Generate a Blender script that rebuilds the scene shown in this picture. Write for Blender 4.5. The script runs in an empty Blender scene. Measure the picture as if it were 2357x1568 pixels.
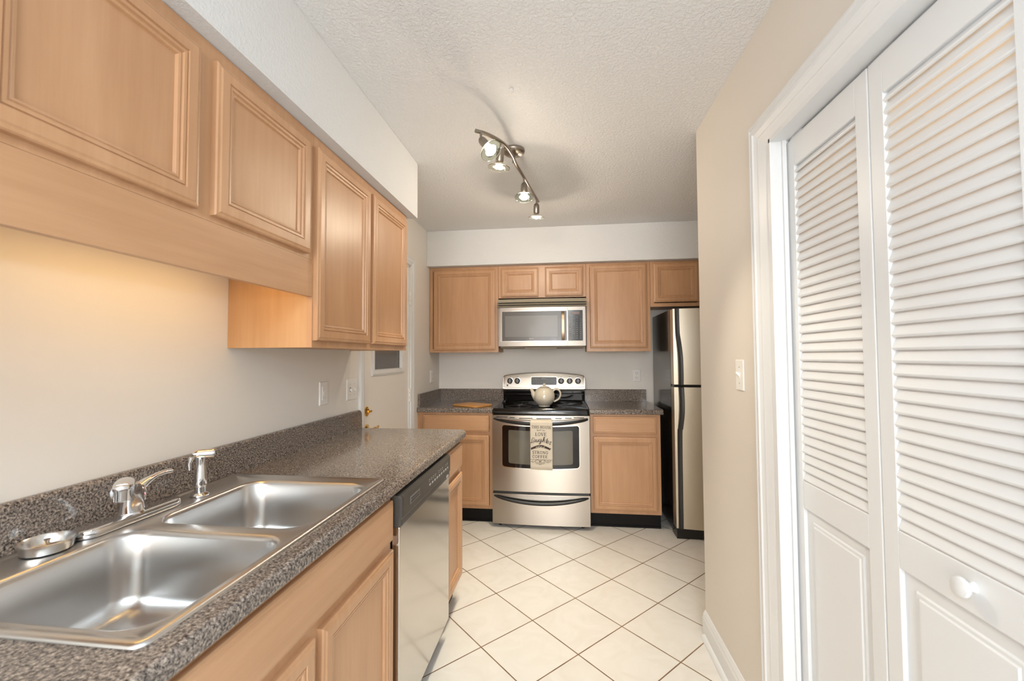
import bpy, bmesh, math, random
from mathutils import Vector, Matrix
random.seed(7)
PI = math.pi
C = bpy.context.scene.collection
S = bpy.context.scene

# ------------------------------------------------------------------ camera
cam_d = bpy.data.cameras.new('camera'); cam = bpy.data.objects.new('camera', cam_d); C.objects.link(cam)
yaw, pitch, roll, FPX = 0.118, 0.0348, 0.00515, 970.5
Rv = Vector((math.cos(yaw), math.sin(yaw), 0)); Fh = Vector((-math.sin(yaw), math.cos(yaw), 0)); Zv = Vector((0, 0, 1))
Fv = Fh*math.cos(pitch) + Zv*math.sin(pitch); Uv = -Fh*math.sin(pitch) + Zv*math.cos(pitch)
R2 = Rv*math.cos(roll) - Uv*math.sin(roll); U2 = Rv*math.sin(roll) + Uv*math.cos(roll)
mt = Matrix.Identity(4)
for i in range(3):
    mt[i][0] = R2[i]; mt[i][1] = U2[i]; mt[i][2] = -Fv[i]
mt[2][3] = 1.330
cam.matrix_world = mt
cam_d.sensor_fit = 'HORIZONTAL'; cam_d.sensor_width = 36; cam_d.lens = FPX/2357*36
cam_d.shift_x = -3.95/2357; cam_d.shift_y = 2.1/2357; cam_d.clip_start = 0.02
cam_d.dof.use_dof = True; cam_d.dof.focus_distance = 3.0; cam_d.dof.aperture_fstop = 5.6
S.camera = cam

# ------------------------------------------------------------------ world, lights, exposure
S.view_settings.view_transform = 'Standard'; S.view_settings.look = 'None'
S.view_settings.gamma = 1; S.view_settings.exposure = 0.28; S.view_settings.use_curve_mapping = False
W = bpy.data.worlds.new('world'); S.world = W; W.use_nodes = True
W.node_tree.nodes['Background'].inputs[0].default_value = (0.85, 0.92, 1, 1)
W.node_tree.nodes['Background'].inputs[1].default_value = 0.6

def lamp(name, kind, loc, energy, color, size=0.05, target=None, **k):
    d = bpy.data.lights.new(name, kind); o = bpy.data.objects.new(name, d); C.objects.link(o)
    o.location = loc; d.energy = energy; d.color = color
    if kind == 'AREA':
        d.shape = 'RECTANGLE'; d.size = size; d.size_y = k.get('size_y', size)
    else: d.shadow_soft_size = size
    if kind == 'SPOT':
        d.spot_size = k.get('cone', 1.2); d.spot_blend = k.get('blend', .6)
    if target is not None:
        o.rotation_euler = (Vector(target)-Vector(loc)).to_track_quat('-Z', 'Y').to_euler()
    return o
# the photographer's flash just above the lens, and an added fill lamp at the unseen rear window
lamp('camera_flash', 'POINT', (0.0, -0.03, 1.545), 10.5, (.66, .82, 1), .035)
lamp('rear_fill', 'AREA', (-0.2, -4.45, 1.55), 116, (1, .955, .915), 2.2, target=(-0.2, 3, 1.45), size_y=1.7)
# added fill lamp overhead behind the camera, in place of ceiling bounce
lamp('overhead_fill', 'AREA', (0.35, -1.7, 2.41), 72, (.74, .90, 1), 1.2, target=(0.35, -1.7, 0), size_y=1.2)

# ------------------------------------------------------------------ materials
def new_mat(name):
    m = bpy.data.materials.new(name); m.use_nodes = True
    nt = m.node_tree; b = nt.nodes['Principled BSDF']
    return m, nt, b, nt.nodes.new, nt.links.new
def M(name, col, rough=.5, metal=0, spec=None, coat=0, emis=None, es=0, trans=0, bump=None):
    m, nt, b, N, L = new_mat(name)
    b.inputs['Base Color'].default_value = (*col, 1); b.inputs['Roughness'].default_value = rough
    b.inputs['Metallic'].default_value = metal
    if spec is not None: b.inputs['Specular IOR Level'].default_value = spec
    if coat: b.inputs['Coat Weight'].default_value = coat; b.inputs['Coat Roughness'].default_value = .08
    if emis: b.inputs['Emission Color'].default_value = (*emis, 1); b.inputs['Emission Strength'].default_value = es
    if trans: b.inputs['Transmission Weight'].default_value = trans; b.inputs['IOR'].default_value = 1.45
    if bump:
        sc, st, dist = bump
        tc = N('ShaderNodeTexCoord'); n = N('ShaderNodeTexNoise'); n.inputs['Scale'].default_value = sc
        n.inputs['Detail'].default_value = 4
        L(tc.outputs['Object'], n.inputs['Vector'])
        bp = N('ShaderNodeBump'); bp.inputs['Strength'].default_value = st; bp.inputs['Distance'].default_value = dist
        L(n.outputs['Fac'], bp.inputs['Height']); L(bp.outputs['Normal'], b.inputs['Normal'])
    return m
def wood(name, axis, c1, c2, rough=.34):
    m, nt, b, N, L = new_mat(name)
    tc = N('ShaderNodeTexCoord'); mp = N('ShaderNodeMapping'); L(tc.outputs['Object'], mp.inputs[0])
    mp.inputs['Scale'].default_value = [1.3 if a == axis else 26 for a in 'xyz']
    n = N('ShaderNodeTexNoise'); n.inputs['Scale'].default_value = 2.2; n.inputs['Detail'].default_value = 8; n.inputs['Roughness'].default_value = .65
    L(mp.outputs[0], n.inputs['Vector'])
    n2 = N('ShaderNodeTexNoise'); n2.inputs['Scale'].default_value = 3.5; n2.inputs['Detail'].default_value = 3
    mp2 = N('ShaderNodeMapping'); mp2.inputs['Scale'].default_value = [.5 if a == axis else 2 for a in 'xyz']
    L(tc.outputs['Object'], mp2.inputs[0]); L(mp2.outputs[0], n2.inputs['Vector'])
    ad = N('ShaderNodeMath'); ad.operation = 'MULTIPLY_ADD'; L(n2.outputs['Fac'], ad.inputs[0]); ad.inputs[1].default_value = .9
    ml = N('ShaderNodeMath'); ml.operation = 'MULTIPLY'; ml.inputs[1].default_value = .55; L(n.outputs['Fac'], ml.inputs[0]); L(ml.outputs[0], ad.inputs[2])
    r = N('ShaderNodeValToRGB'); r.color_ramp.elements[0].position = .45; r.color_ramp.elements[1].position = .98
    r.color_ramp.elements[0].color = (*c1, 1); r.color_ramp.elements[1].color = (*c2, 1)
    L(ad.outputs[0], r.inputs[0]); L(r.outputs[0], b.inputs['Base Color'])
    b.inputs['Roughness'].default_value = rough
    bp = N('ShaderNodeBump'); bp.inputs['Strength'].default_value = .06; bp.inputs['Distance'].default_value = .002
    L(n.outputs['Fac'], bp.inputs['Height']); L(bp.outputs['Normal'], b.inputs['Normal'])
    return m
WA, WB = (.60, .350, .195), (.475, .256, .130)
WZ = wood('maple_vertical', 'z', WA, WB); WX = wood('maple_along_x', 'x', WA, WB); WY = wood('maple_along_y', 'y', WA, WB)
W_SIDE = wood('maple_veneer', 'z', (.62, .37, .19), (.50, .28, .13), .4)
BOARDW = wood('board_wood', 'x', (.66, .33, .10), (.52, .24, .06), .4)

def textured(name, col, scale, strength, dist, rough=.75, kind='noise'):
    m, nt, b, N, L = new_mat(name)
    b.inputs['Base Color'].default_value = (*col, 1); b.inputs['Roughness'].default_value = rough
    tc = N('ShaderNodeTexCoord')
    n = N('ShaderNodeTexNoise'); n.inputs['Scale'].default_value = scale; n.inputs['Detail'].default_value = 5
    n.inputs['Roughness'].default_value = .6; n.inputs['Distortion'].default_value = .4
    L(tc.outputs['Object'], n.inputs['Vector'])
    v = N('ShaderNodeValToRGB'); v.color_ramp.elements[0].position = .42; v.color_ramp.elements[1].position = .66
    L(n.outputs['Fac'], v.inputs[0])
    bp = N('ShaderNodeBump'); bp.inputs['Strength'].default_value = strength; bp.inputs['Distance'].default_value = dist
    L(v.outputs[0], bp.inputs['Height']); L(bp.outputs['Normal'], b.inputs['Normal'])
    return m
CEIL = textured('textured_ceiling_paint', (.82, .82, .82), 82, .6, .005)
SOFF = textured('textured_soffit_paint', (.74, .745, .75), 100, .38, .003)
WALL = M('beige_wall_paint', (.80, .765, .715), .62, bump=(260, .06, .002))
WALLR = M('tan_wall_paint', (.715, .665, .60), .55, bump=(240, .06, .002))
WHITE = M('white_semi_gloss_paint', (.755, .765, .77), .38)
DOORW = M('off_white_door_paint', (.86, .82, .765), .45)
PLATE = M('white_plastic', (.85, .83, .80), .3)
SLOT = M('dark_slot', (.03, .025, .02), .5)
BLACK = M('gloss_black_enamel', (.006, .005, .004), .09, spec=.45)
BLK2 = M('black_plastic', (.012, .012, .012), .3)
KICK = M('black_toe_kick_vinyl', (.006, .005, .0045), .5, spec=.2, bump=(150, .3, .002))
DGREY = M('dark_grey_plastic', (.062, .055, .048), .36)
CHROME = M('chrome', (.78, .78, .79), .13, 1)
SATIN = M('satin_steel', (.70, .69, .67), .25, 1)
BRASS = M('polished_brass', (.85, .52, .14), .14, 1)
NICKEL = M('brushed_nickel', (.33, .29, .25), .33, 1)
GLASSM = M('clear_glass', (.86, .95, .86), .05, trans=1)
CERAM = M('cream_glazed_ceramic', (.60, .54, .44), .12, coat=.4)
LINEN = M('cream_cotton', (.70, .62, .50), .9)
INK = M('dark_brown_ink', (.05, .035, .028), .8)
BULB = M('lit_bulb_face', (.5, .5, .5), 1, emis=(1, .93, .78), es=14)
PANE = M('grey_door_glass', (.13, .125, .12), .08, spec=.6)
CLOSET = M('closet_interior', (.80, .60, .40), .8)
MARK = M('grey_print', (.35, .34, .32), .6)
LMARK = M('pale_print', (.45, .44, .42), .6)

def steel(name, axis='z', col=(.50, .465, .42), rough=.27, rot=0.25, aniso=.75):
    m, nt, b, N, L = new_mat(name)
    b.inputs['Metallic'].default_value = 1; b.inputs['Base Color'].default_value = (*col, 1)
    b.inputs['Anisotropic'].default_value = aniso; b.inputs['Anisotropic Rotation'].default_value = rot
    tg = N('ShaderNodeTangent'); tg.direction_type = 'RADIAL'; tg.axis = axis.upper()
    L(tg.outputs[0], b.inputs['Tangent'])
    tc = N('ShaderNodeTexCoord'); mp = N('ShaderNodeMapping'); L(tc.outputs['Object'], mp.inputs[0])
    mp.inputs['Scale'].default_value = (3, 3, 900)
    n = N('ShaderNodeTexNoise'); n.inputs['Scale'].default_value = 1.5; n.inputs['Detail'].default_value = 3; L(mp.outputs[0], n.inputs['Vector'])
    mr = N('ShaderNodeMapRange'); mr.inputs['To Min'].default_value = rough; mr.inputs['To Max'].default_value = rough+.006
    L(n.outputs['Fac'], mr.inputs['Value']); L(mr.outputs[0], b.inputs['Roughness'])
    return m
STEEL = steel('brushed_stainless_steel', col=(.45, .405, .355), rough=.3)
STEELF = steel('fridge_stainless_steel', col=(.66, .59, .475), rough=.36, rot=0, aniso=.6)
STEELD = steel('dishwasher_stainless_steel', col=(.62, .60, .57), rough=.14, aniso=.4)
SINKM = steel('satin_sink_steel', col=(.63, .62, .61), rough=.28, aniso=.0)
OVENG = M('oven_window_glass', (.010, .006, .005), .06, spec=.4)
OVENI = M('oven_inner_glass', (.13, .115, .085), .10, spec=.5)
MWG = M('microwave_window_mesh', (.11, .104, .096), .3, coat=.15)

def granite():
    m, nt, b, N, L = new_mat('speckled_laminate')
    tc = N('ShaderNodeTexCoord')
    a = N('ShaderNodeTexNoise'); a.inputs['Scale'].default_value = 205; a.inputs['Detail'].default_value = 2.5; a.inputs['Roughness'].default_value = .7
    c = N('ShaderNodeTexVoronoi'); c.inputs['Scale'].default_value = 240
    g = N('ShaderNodeTexNoise'); g.inputs['Scale'].default_value = 14; g.inputs['Detail'].default_value = 2
    for q in (a, c, g): L(tc.outputs['Object'], q.inputs['Vector'])
    r = N('ShaderNodeValToRGB'); e = r.color_ramp.elements
    e[0].position = .36; e[0].color = (.030, .026, .025, 1); e[1].position = .70; e[1].color = (.47, .41, .355, 1)
    k = e.new(.47); k.color = (.16, .138, .125, 1); k = e.new(.57); k.color = (.29, .25, .22, 1)
    L(a.outputs['Fac'], r.inputs[0])
    r2 = N('ShaderNodeValToRGB'); r2.color_ramp.elements[0].position = .25; r2.color_ramp.elements[1].position = .8
    r2.color_ramp.elements[0].color = (.75, .72, .70, 1); r2.color_ramp.elements[1].color = (1.25, 1.2, 1.15, 1)
    L(c.outputs['Color'], r2.inputs[0])
    mx = N('ShaderNodeMixRGB'); mx.blend_type = 'MULTIPLY'; mx.inputs[0].default_value = .8
    L(r.outputs[0], mx.inputs[1]); L(r2.outputs[0], mx.inputs[2]); L(mx.outputs[0], b.inputs['Base Color'])
    b.inputs['Roughness'].default_value = .13; b.inputs['Specular IOR Level'].default_value = .5
    return m
GRAN = granite()

def tiles():
    m, nt, b, N, L = new_mat('diagonal_ceramic_tiles')
    g = N('ShaderNodeNewGeometry'); sx = N('ShaderNodeSeparateXYZ'); L(g.outputs['Position'], sx.inputs[0])
    def mth(op, a, bb=None, cc=None):
        n = N('ShaderNodeMath'); n.operation = op
        for i, q in enumerate((a, bb, cc)):
            if q is None: continue
            if isinstance(q, (int, float)): n.inputs[i].default_value = q
            else: L(q, n.inputs[i])
        return n.outputs[0]
    th, t, ox, oy = .7833, .3109, -.1685, 2.1642
    X = mth('SUBTRACT', sx.outputs[0], ox); Y = mth('SUBTRACT', sx.outputs[1], oy)
    p = mth('DIVIDE', mth('SUBTRACT', mth('MULTIPLY', X, math.cos(th)), mth('MULTIPLY', Y, math.sin(th))), t)
    q = mth('DIVIDE', mth('ADD', mth('MULTIPLY', X, math.sin(th)), mth('MULTIPLY', Y, math.cos(th))), t)
    def edge(v):
        f = mth('FRACT', mth('ADD', v, 100.5)); return mth('ABSOLUTE', mth('SUBTRACT', f, .5))
    d = mth('MINIMUM', edge(p), edge(q))
    mr = N('ShaderNodeMapRange'); mr.inputs['From Min'].default_value = .0068; mr.inputs['From Max'].default_value = .0105
    L(d, mr.inputs['Value'])
    cm = N('ShaderNodeCombineXYZ'); L(mth('ROUND', mth('ADD', p, .5)), cm.inputs[0]); L(mth('ROUND', mth('ADD', q, .5)), cm.inputs[1])
    wn = N('ShaderNodeTexWhiteNoise'); L(cm.outputs[0], wn.inputs['Vector'])
    # each tile has its own faint veining
    va = N('ShaderNodeVectorMath'); va.operation = 'MULTIPLY_ADD'; L(wn.outputs['Color'], va.inputs[0]); va.inputs[1].default_value = (5, 5, 5); L(g.outputs['Position'], va.inputs[2])
    n = N('ShaderNodeTexNoise'); n.inputs['Scale'].default_value = 7; n.inputs['Detail'].default_value = 6; n.inputs['Distortion'].default_value = 1.6
    L(va.outputs[0], n.inputs['Vector'])
    r = N('ShaderNodeValToRGB'); r.color_ramp.elements[0].position = .3; r.color_ramp.elements[1].position = .6
    r.color_ramp.elements[0].color = (.72, .69, .64, 1); r.color_ramp.elements[1].color = (.765, .74, .70, 1)
    L(n.outputs['Fac'], r.inputs[0])
    gn = N('ShaderNodeTexNoise'); gn.inputs['Scale'].default_value = 9; L(g.outputs['Position'], gn.inputs['Vector'])
    gr = N('ShaderNodeValToRGB'); gr.color_ramp.elements[0].position = .35; gr.color_ramp.elements[1].position = .7
    gr.color_ramp.elements[0].color = (.13, .065, .03, 1); gr.color_ramp.elements[1].color = (.26, .16, .09, 1); L(gn.outputs['Fac'], gr.inputs[0])
    mx = N('ShaderNodeMixRGB'); L(mr.outputs[0], mx.inputs[0]); L(gr.outputs[0], mx.inputs[1]); L(r.outputs[0], mx.inputs[2])
    L(mx.outputs[0], b.inputs['Base Color'])
    rr = N('ShaderNodeMapRange'); rr.inputs['To Min'].default_value = .8; rr.inputs['To Max'].default_value = .28; L(mr.outputs[0], rr.inputs['Value']); L(rr.outputs[0], b.inputs['Roughness'])
    bp = N('ShaderNodeBump'); bp.inputs['Strength'].default_value = .5; bp.inputs['Distance'].default_value = .002
    L(mr.outputs[0], bp.inputs['Height']); L(bp.outputs['Normal'], b.inputs['Normal'])
    return m
TILE = tiles()

# ------------------------------------------------------------------ mesh helpers
class MB:
    def __init__(s): s.v = []; s.f = []
    def add(s, vs, fs):
        n = len(s.v); s.v += [tuple(p) for p in vs]; s.f += [tuple(i+n for i in f) for f in fs]; return s
    def box(s, x0, x1, y0, y1, z0, z1):
        x0, x1 = min(x0, x1), max(x0, x1); y0, y1 = min(y0, y1), max(y0, y1); z0, z1 = min(z0, z1), max(z0, z1)
        return s.add([(x0,y0,z0),(x1,y0,z0),(x1,y1,z0),(x0,y1,z0),(x0,y0,z1),(x1,y0,z1),(x1,y1,z1),(x0,y1,z1)],
                     [(0,3,2,1),(4,5,6,7),(0,1,5,4),(1,2,6,5),(2,3,7,6),(3,0,4,7)])
    def loops(s, rings, cap0=True, cap1=True, closed=True):
        n = len(rings[0]); vs = [p for r in rings for p in r]; fs = []
        for i in range(len(rings)-1):
            for j in range(n if closed else n-1):
                k = (j+1) % n; fs.append((i*n+j, i*n+k, (i+1)*n+k, (i+1)*n+j))
        if cap0: fs.append(tuple(reversed(range(n))))
        if cap1: fs.append(tuple((len(rings)-1)*n+j for j in range(n)))
        return s.add(vs, fs)
    def extrude(s, poly, axis, a, b):
        """poly: 2-D points in the other two axes (cyclic order kept)"""
        def put(p, t):
            return {'x': (t, p[0], p[1]), 'y': (p[0], t, p[1]), 'z': (p[0], p[1], t)}[axis]
        return s.loops([[put(p, a) for p in poly], [put(p, b) for p in poly]])
    def tube(s, pts, rad, n=16, cap=True, flat=1.0, up=None):
        pts = [Vector(p) for p in pts]; m = len(pts)
        rad = rad if isinstance(rad, (list, tuple)) else [rad]*m
        t0 = (pts[1]-pts[0]).normalized()
        nrm = Vector(up) if up else (Vector((0, 0, 1)) if abs(t0.z) < .9 else Vector((1, 0, 0)))
        nrm = (nrm - t0*nrm.dot(t0)).normalized(); rings = []
        for i, p in enumerate(pts):
            t = ((pts[min(i+1, m-1)]-pts[max(i-1, 0)])).normalized()
            nrm = (nrm - t*nrm.dot(t)).normalized(); bn = t.cross(nrm)
            rings.append([tuple(p + nrm*(rad[i]*math.cos(2*PI*j/n)) + bn*(rad[i]*flat*math.sin(2*PI*j/n))) for j in range(n)])
        return s.loops(rings, cap, cap)
    def lathe(s, prof, origin=(0, 0, 0), axis=(0, 0, 1), n=28, cap0=True, cap1=True):
        a = Vector(axis).normalized(); u = a.orthogonal().normalized(); w = a.cross(u); o = Vector(origin)
        rings = [[tuple(o + a*h + (u*math.cos(2*PI*j/n) + w*math.sin(2*PI*j/n))*max(r, 1e-4)) for j in range(n)] for r, h in prof]
        return s.loops(rings, cap0, cap1)
def spline(pts, k=6):
    P = [Vector(p) for p in pts]; out = []
    for i in range(len(P)-1):
        a, b, c, d = P[max(i-1, 0)], P[i], P[i+1], P[min(i+2, len(P)-1)]
        for j in range(k):
            t = j/k; out.append(.5*((2*b)+(c-a)*t+(2*a-5*b+4*c-d)*t*t+(3*b-a-3*c+d)*t**3))
    out.append(P[-1]); return [tuple(q) for q in out]
def rrect(x0, x1, y0, y1, r, n=6):
    pts = []
    for cx, cy, a in ((x1-r, y1-r, 0), (x0+r, y1-r, 90), (x0+r, y0+r, 180), (x1-r, y0+r, 270)):
        for i in range(n+1):
            t = math.radians(a+90*i/n); pts.append((cx+r*math.cos(t), cy+r*math.sin(t)))
    return pts

def obj(name, mb, mat, parent=None, smooth=False, bevel=0, seg=2, label=None):
    me = bpy.data.meshes.new(name); o = bpy.data.objects.new(name, me); C.objects.link(o)
    off = Vector((0, 0, 0))
    if parent is not None:
        p = parent
        while p is not None: off += p.location; p = p.parent
        o.parent = parent
    vs = [tuple(Vector(v)-off) for v in mb.v]
    me.from_pydata(vs, [], mb.f); me.update()
    bm = bmesh.new(); bm.from_mesh(me); bmesh.ops.remove_doubles(bm, verts=bm.verts, dist=1e-6)
    bmesh.ops.recalc_face_normals(bm, faces=bm.faces); bm.to_mesh(me); bm.free()
    me.materials.append(mat)
    if smooth:
        for p in me.polygons: p.use_smooth = True
        try: me.set_sharp_from_angle(angle=math.radians(38))
        except Exception: pass
    if bevel:
        b = o.modifiers.new('bevel', 'BEVEL'); b.width = bevel; b.segments = seg; b.limit_method = 'ANGLE'; b.harden_normals = False
    if label: o['label'] = label
    return o
def thing(name, label, cat, loc=(0, 0, 0), group=None):
    o = bpy.data.objects.new(name, None); C.objects.link(o); o.location = loc; o.empty_display_size = .05
    o['label'] = label; o['category'] = cat
    if group: o['group'] = group
    return o
def tag(o, label, cat, group=None):
    o['label'] = label; o['category'] = cat
    if group: o['group'] = group
    return o
def struct(name, mb, mat, label=None, **k):
    o = obj(name, mb, mat, **k); o['kind'] = 'structure'
    if label: o['label'] = label
    return o
B = lambda *a: MB().box(*a)

# ------------------------------------------------------------------ room
XL, XR, YW, HC, HS = -1.195, .662, 3.96, 2.438, 2.12
YB = -4.6; XF = 1.66
struct('floor', B(-1.4, 1.9, YB-.1, 4.1, -.06, 0), TILE, 'white diagonal ceramic tile floor with brown grout')
struct('ceiling', B(-1.4, 1.9, YB-.1, 4.1, HC, HC+.06), CEIL, 'white textured ceiling')
w = MB(); DY0, DY1, DZ = 2.415, 3.185, 2.045           # left wall with the doorway
w.box(XL-.12, XL, YB, DY0, 0, HC).box(XL-.12, XL, DY1, YW+.1, 0, HC).box(XL-.12, XL, DY0, DY1, DZ, HC)
struct('wall_left', w, WALL, 'beige painted wall above the sink counter')
struct('wall_back', B(XL, 1.8, YW, YW+.1, 0, HC), WALL, 'beige painted wall behind the range')
CY0, CY1, CZ = -.045, 1.402, 2.012                     # closet opening
w = MB(); w.box(XR, XR+.115, CY1, 2.15, 0, HC).box(XR, XR+.115, YB, CY0, 0, HC).box(XR, XR+.115, CY0, CY1, CZ, HC)
w.box(XR+.115, XF, 2.03, 2.15, 0, HC)
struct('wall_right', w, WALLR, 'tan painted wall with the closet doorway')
struct('wall_right_alcove', B(XF, XF+.1, 2.03, YW, 0, HC), WALL)
w = MB(); w.box(XL, 1.8, YB-.1, YB, 0, .85).box(XL, 1.8, YB-.1, YB, 2.25, HC).box(XL, -1.15, YB-.1, YB, .85, 2.25).box(.65, 1.8, YB-.1, YB, .85, 2.25)
struct('wall_front', w, WALL)
w = MB(); w.box(-1.15, .65, YB-.06, YB-.02, .85, .89).box(-1.15, .65, YB-.06, YB-.02, 2.21, 2.25).box(-1.15, -1.11, YB-.06, YB-.02, .85, 2.25).box(.61, .65, YB-.06, YB-.02, .85, 2.25).box(-.27, -.23, YB-.06, YB-.02, .85, 2.25)
struct('window_1', w, WHITE)
w = MB(); w.box(1.35, 1.37, CY0-.1, 2.03, 0, HC).box(XR+.115, 1.35, CY0-.1, CY0-.08, 0, HC)
struct('wall_closet', w, CLOSET)
lamp('closet_bulb', 'POINT', (1.10, .78, 2.15), 11, (1, .66, .32), .05)    # the warm bulb burning inside the closet
struct('trim_1', B(XL+.001, -.824, YB, 2.305, HS, HC-.001), SOFF, 'white textured soffit above the left wall cabinets')
struct('trim_2', B(XL+.001, XF, 3.587, YW-.001, HS+.006, HC-.001), SOFF, 'white textured soffit above the back wall cabinets')

# baseboard with shoe moulding on the right wall, wrapping the corner
bb = [(XR, 0), (XR-.015, 0), (XR-.015, .078), (XR-.011, .088), (XR-.011, .094), (XR-.006, .104), (XR-.003, .110), (XR, .112)]
w = MB().extrude(bb, 'y', 1.535, 2.155); struct('baseboard_right', w, WHITE, 'white moulded baseboard on the tan wall')
q = [(XR-.0155, .0005), (XR-.033, .0005)] + [(XR-.0155-.0175*math.cos(t*PI/12), .0005+.02*math.sin(t*PI/12)) for t in range(1, 7)]
struct('trim_3', MB().extrude(q, 'y', 1.52, 2.12), WHITE, smooth=True)

# closet casing : profile swept as mitred frame
def casing(name, x, sx, prof, yo0, yo1, zt, lab=None, z0=0.0):
    """prof: list of (inset from outer edge, height off the wall); frame open at the floor"""
    m = MB(); rings = []
    for ins, hgt in prof:
        X = x + sx*hgt; rings.append([(X, yo0+ins, z0), (X, yo0+ins, zt-ins), (X, yo1-ins, zt-ins), (X, yo1-ins, z0)])
    m.loops(rings, False, False, closed=False)
    return struct(name, m, WHITE, lab)
cp = [(0, 0), (0, .016), (.004, .019), (.012, .020), (.016, .017), (.021, .0165), (.026, .021), (.036, .022), (.041, .018), (.060, .014), (.066, .0165), (.074, .015), (.104, .011), (.110, .009), (.112, -.002)]
casing('trim_4', XR, -1, cp, CY0-.112+.004, CY1+.112-.004+.02, CZ+.100, 'white fluted casing around the closet door')
w = MB(); w.box(XR-.012, XR+.115, CY1-.008, CY1+.012, 0, CZ).box(XR-.012, XR+.115, CY0-.01, CY0+.008, 0, CZ).box(XR-.012, XR+.115, CY0, CY1, CZ-.012, CZ+.01)
w.box(XR+.022, XR+.034, CY1-.016, CY1-.006, 0, CZ-.01)
struct('trim_5', w, WHITE)
struct('trim_6', B(XR+.050, XR+.080, CY0+.01, CY1-.01, CZ-.022, CZ-.012), M('grey_track_metal', (.30, .29, .28), .35, 1))

# ------------------------------------------------------------------ bifold louvre door (door_2)
d2 = bpy.data.objects.new('door_2', None); C.objects.link(d2); d2.location = (.71, CY0, 0)
d2['kind'] = 'structure'; d2['label'] = 'white bifold closet door with louvres above flat panels'
XD = .700
def bifold(y0, y1):
    zt, z0 = 1.992, .012; sw = .042; T = .028
    m = MB(); m.box(XD, XD+T, y0, y0+sw, z0, zt).box(XD, XD+T, y1-sw, y1, z0, zt)
    a, b = y0+sw, y1-sw
    m.box(XD, XD+T, a, b, 1.904, zt).box(XD, XD+T, a, b, .878, .957).box(XD, XD+T, a, b, z0, .15)
    p = obj('door_panel', m, WHITE, d2, bevel=.0025)
    m = MB()
    # lower raised panel
    rings = []
    for ins, dx in ((0, .010), (.030, .010), (.033, .0065), (.040, .0065), (.043, .004)):
        rings.append([(XD+dx, a+ins, .15+ins), (XD+dx, b-ins, .15+ins), (XD+dx, b-ins, .878-ins), (XD+dx, a+ins, .878-ins)])
    m.loops(rings, False, True); obj('raised_panel', m, WHITE, p)
    m = MB(); z = .962; pitch_ = .0272
    while z < 1.895:
        z1_ = min(z+.0318, 1.908); x0 = XD+.0012; x1 = XD+.0135; t = .0035     # lower edge towards the room
        m.extrude([(x0, z-.002), (x0+.003, z-.0045), (x1+t*.93, z1_-.0045), (x1, z1_), (x0-.0008, z+.001)], 'y', a-.002, b+.002)
        z += pitch_
    # extrude along y expects (x, z) pairs
    obj('louvres', m, WHITE, p, label='slanted white louvre slats')
    return p
edges = [1.398, 1.040, .682, .324, -.034]
for i in range(4):
    p = bifold(edges[i+1]+.0015, edges[i]-.0015)
    if i in (1, 2):
        yk = .832 if i == 1 else .54
        k = MB().lathe([(.010, 0), (.0078, .002), (.0068, .007), (.0095, .011), (.0155, .015), (.0175, .019), (.0160, .0235), (.009, .026), (.001, .0265)], (XD, yk, .926), (-1, 0, 0), 28)
        obj('door_knob', k, WHITE, p, smooth=True)
obj('pivot_bracket', B(XD+.002, XD+.024, 1.31, 1.39, 1.993, 1.9985), CHROME, d2)

# ------------------------------------------------------------------ door on the left wall (door_1)
d1 = bpy.data.objects.new('door_1', None); C.objects.link(d1); d1.location = (XL, DY0, 0)
d1['kind'] = 'structure'; d1['label'] = 'off-white side door with a small window and brass locks'
XDL = XL-.012; WY0, WY1, WZ0, WZ1 = 2.575, 3.03, 1.245, 1.92
m = MB(); y0, y1 = DY0+.012, DY1-.012
m.box(XDL-.035, XDL, y0, WY0, .01, DZ-.012).box(XDL-.035, XDL, WY1, y1, .01, DZ-.012)
m.box(XDL-.035, XDL, WY0, WY1, .01, WZ0).box(XDL-.035, XDL, WY0, WY1, WZ1, DZ-.012)
leaf = obj('door_leaf', m, DOORW, d1)
rings = []
for ins, hh in ((-.038, 0), (-.036, .009), (-.024, .014), (-.008, .010), (0, .008), (.004, -.01)):
    X = XDL+hh; rings.append([(X, WY0+ins, WZ0+ins), (X, WY1-ins, WZ0+ins), (X, WY1-ins, WZ1-ins), (X, WY0+ins, WZ1-ins)])
obj('window_frame', MB().loops(rings, False, False), WHITE, leaf)
obj('glass_pane', B(XDL-.02, XDL-.014, WY0, WY1, WZ0, WZ1), PANE, leaf, label='grey glass pane')
obj('stop_moulding', B(XL-.05, XL-.02, DY0, y0, 0, DZ).box(XL-.05, XL-.004, y1, DY1, 0, DZ).box(XL-.05, XL-.004, DY0, DY1, DZ-.012, DZ), WHITE, d1)
for zz in (1.785, 1.032):
    hm = MB(); hm.box(XL-.006, XL+.0005, DY1-.016, DY1+.03, zz-.052, zz+.052)
    for t in range(3): hm.lathe([(.0065, 0), (.0065, .030)], (XL+.004, DY1-.012, zz-.05+t*.035), (0, 0, 1), 12)
    obj('hinge', hm, DOORW, d1, smooth=False)
r = MB().lathe([(.030, 0), (.029, .006), (.022, .010), (.012, .012), (.001, .012)], (XDL, 2.477, .995), (1, 0, 0)); r.box(XDL+.010, XDL+.028, 2.4775-.004, 2.4775+.020, .990, 1.001)
obj('deadbolt', r, BRASS, leaf, smooth=True, label='polished brass deadbolt')
r = MB().lathe([(.031, 0), (.030, .006), (.018, .010), (.010, .014), (.0095, .040), (.001, .042)], (XDL, 2.477, .885), (1, 0, 0))
r.tube(spline([(XDL+.038, 2.477, .885), (XDL+.042, 2.505, .889), (XDL+.038, 2.545, .882), (XDL+.03, 2.575, .888)]), .0085, 12)
obj('door_lever', r, BRASS, leaf, smooth=True, label='brass lever handle')
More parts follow.
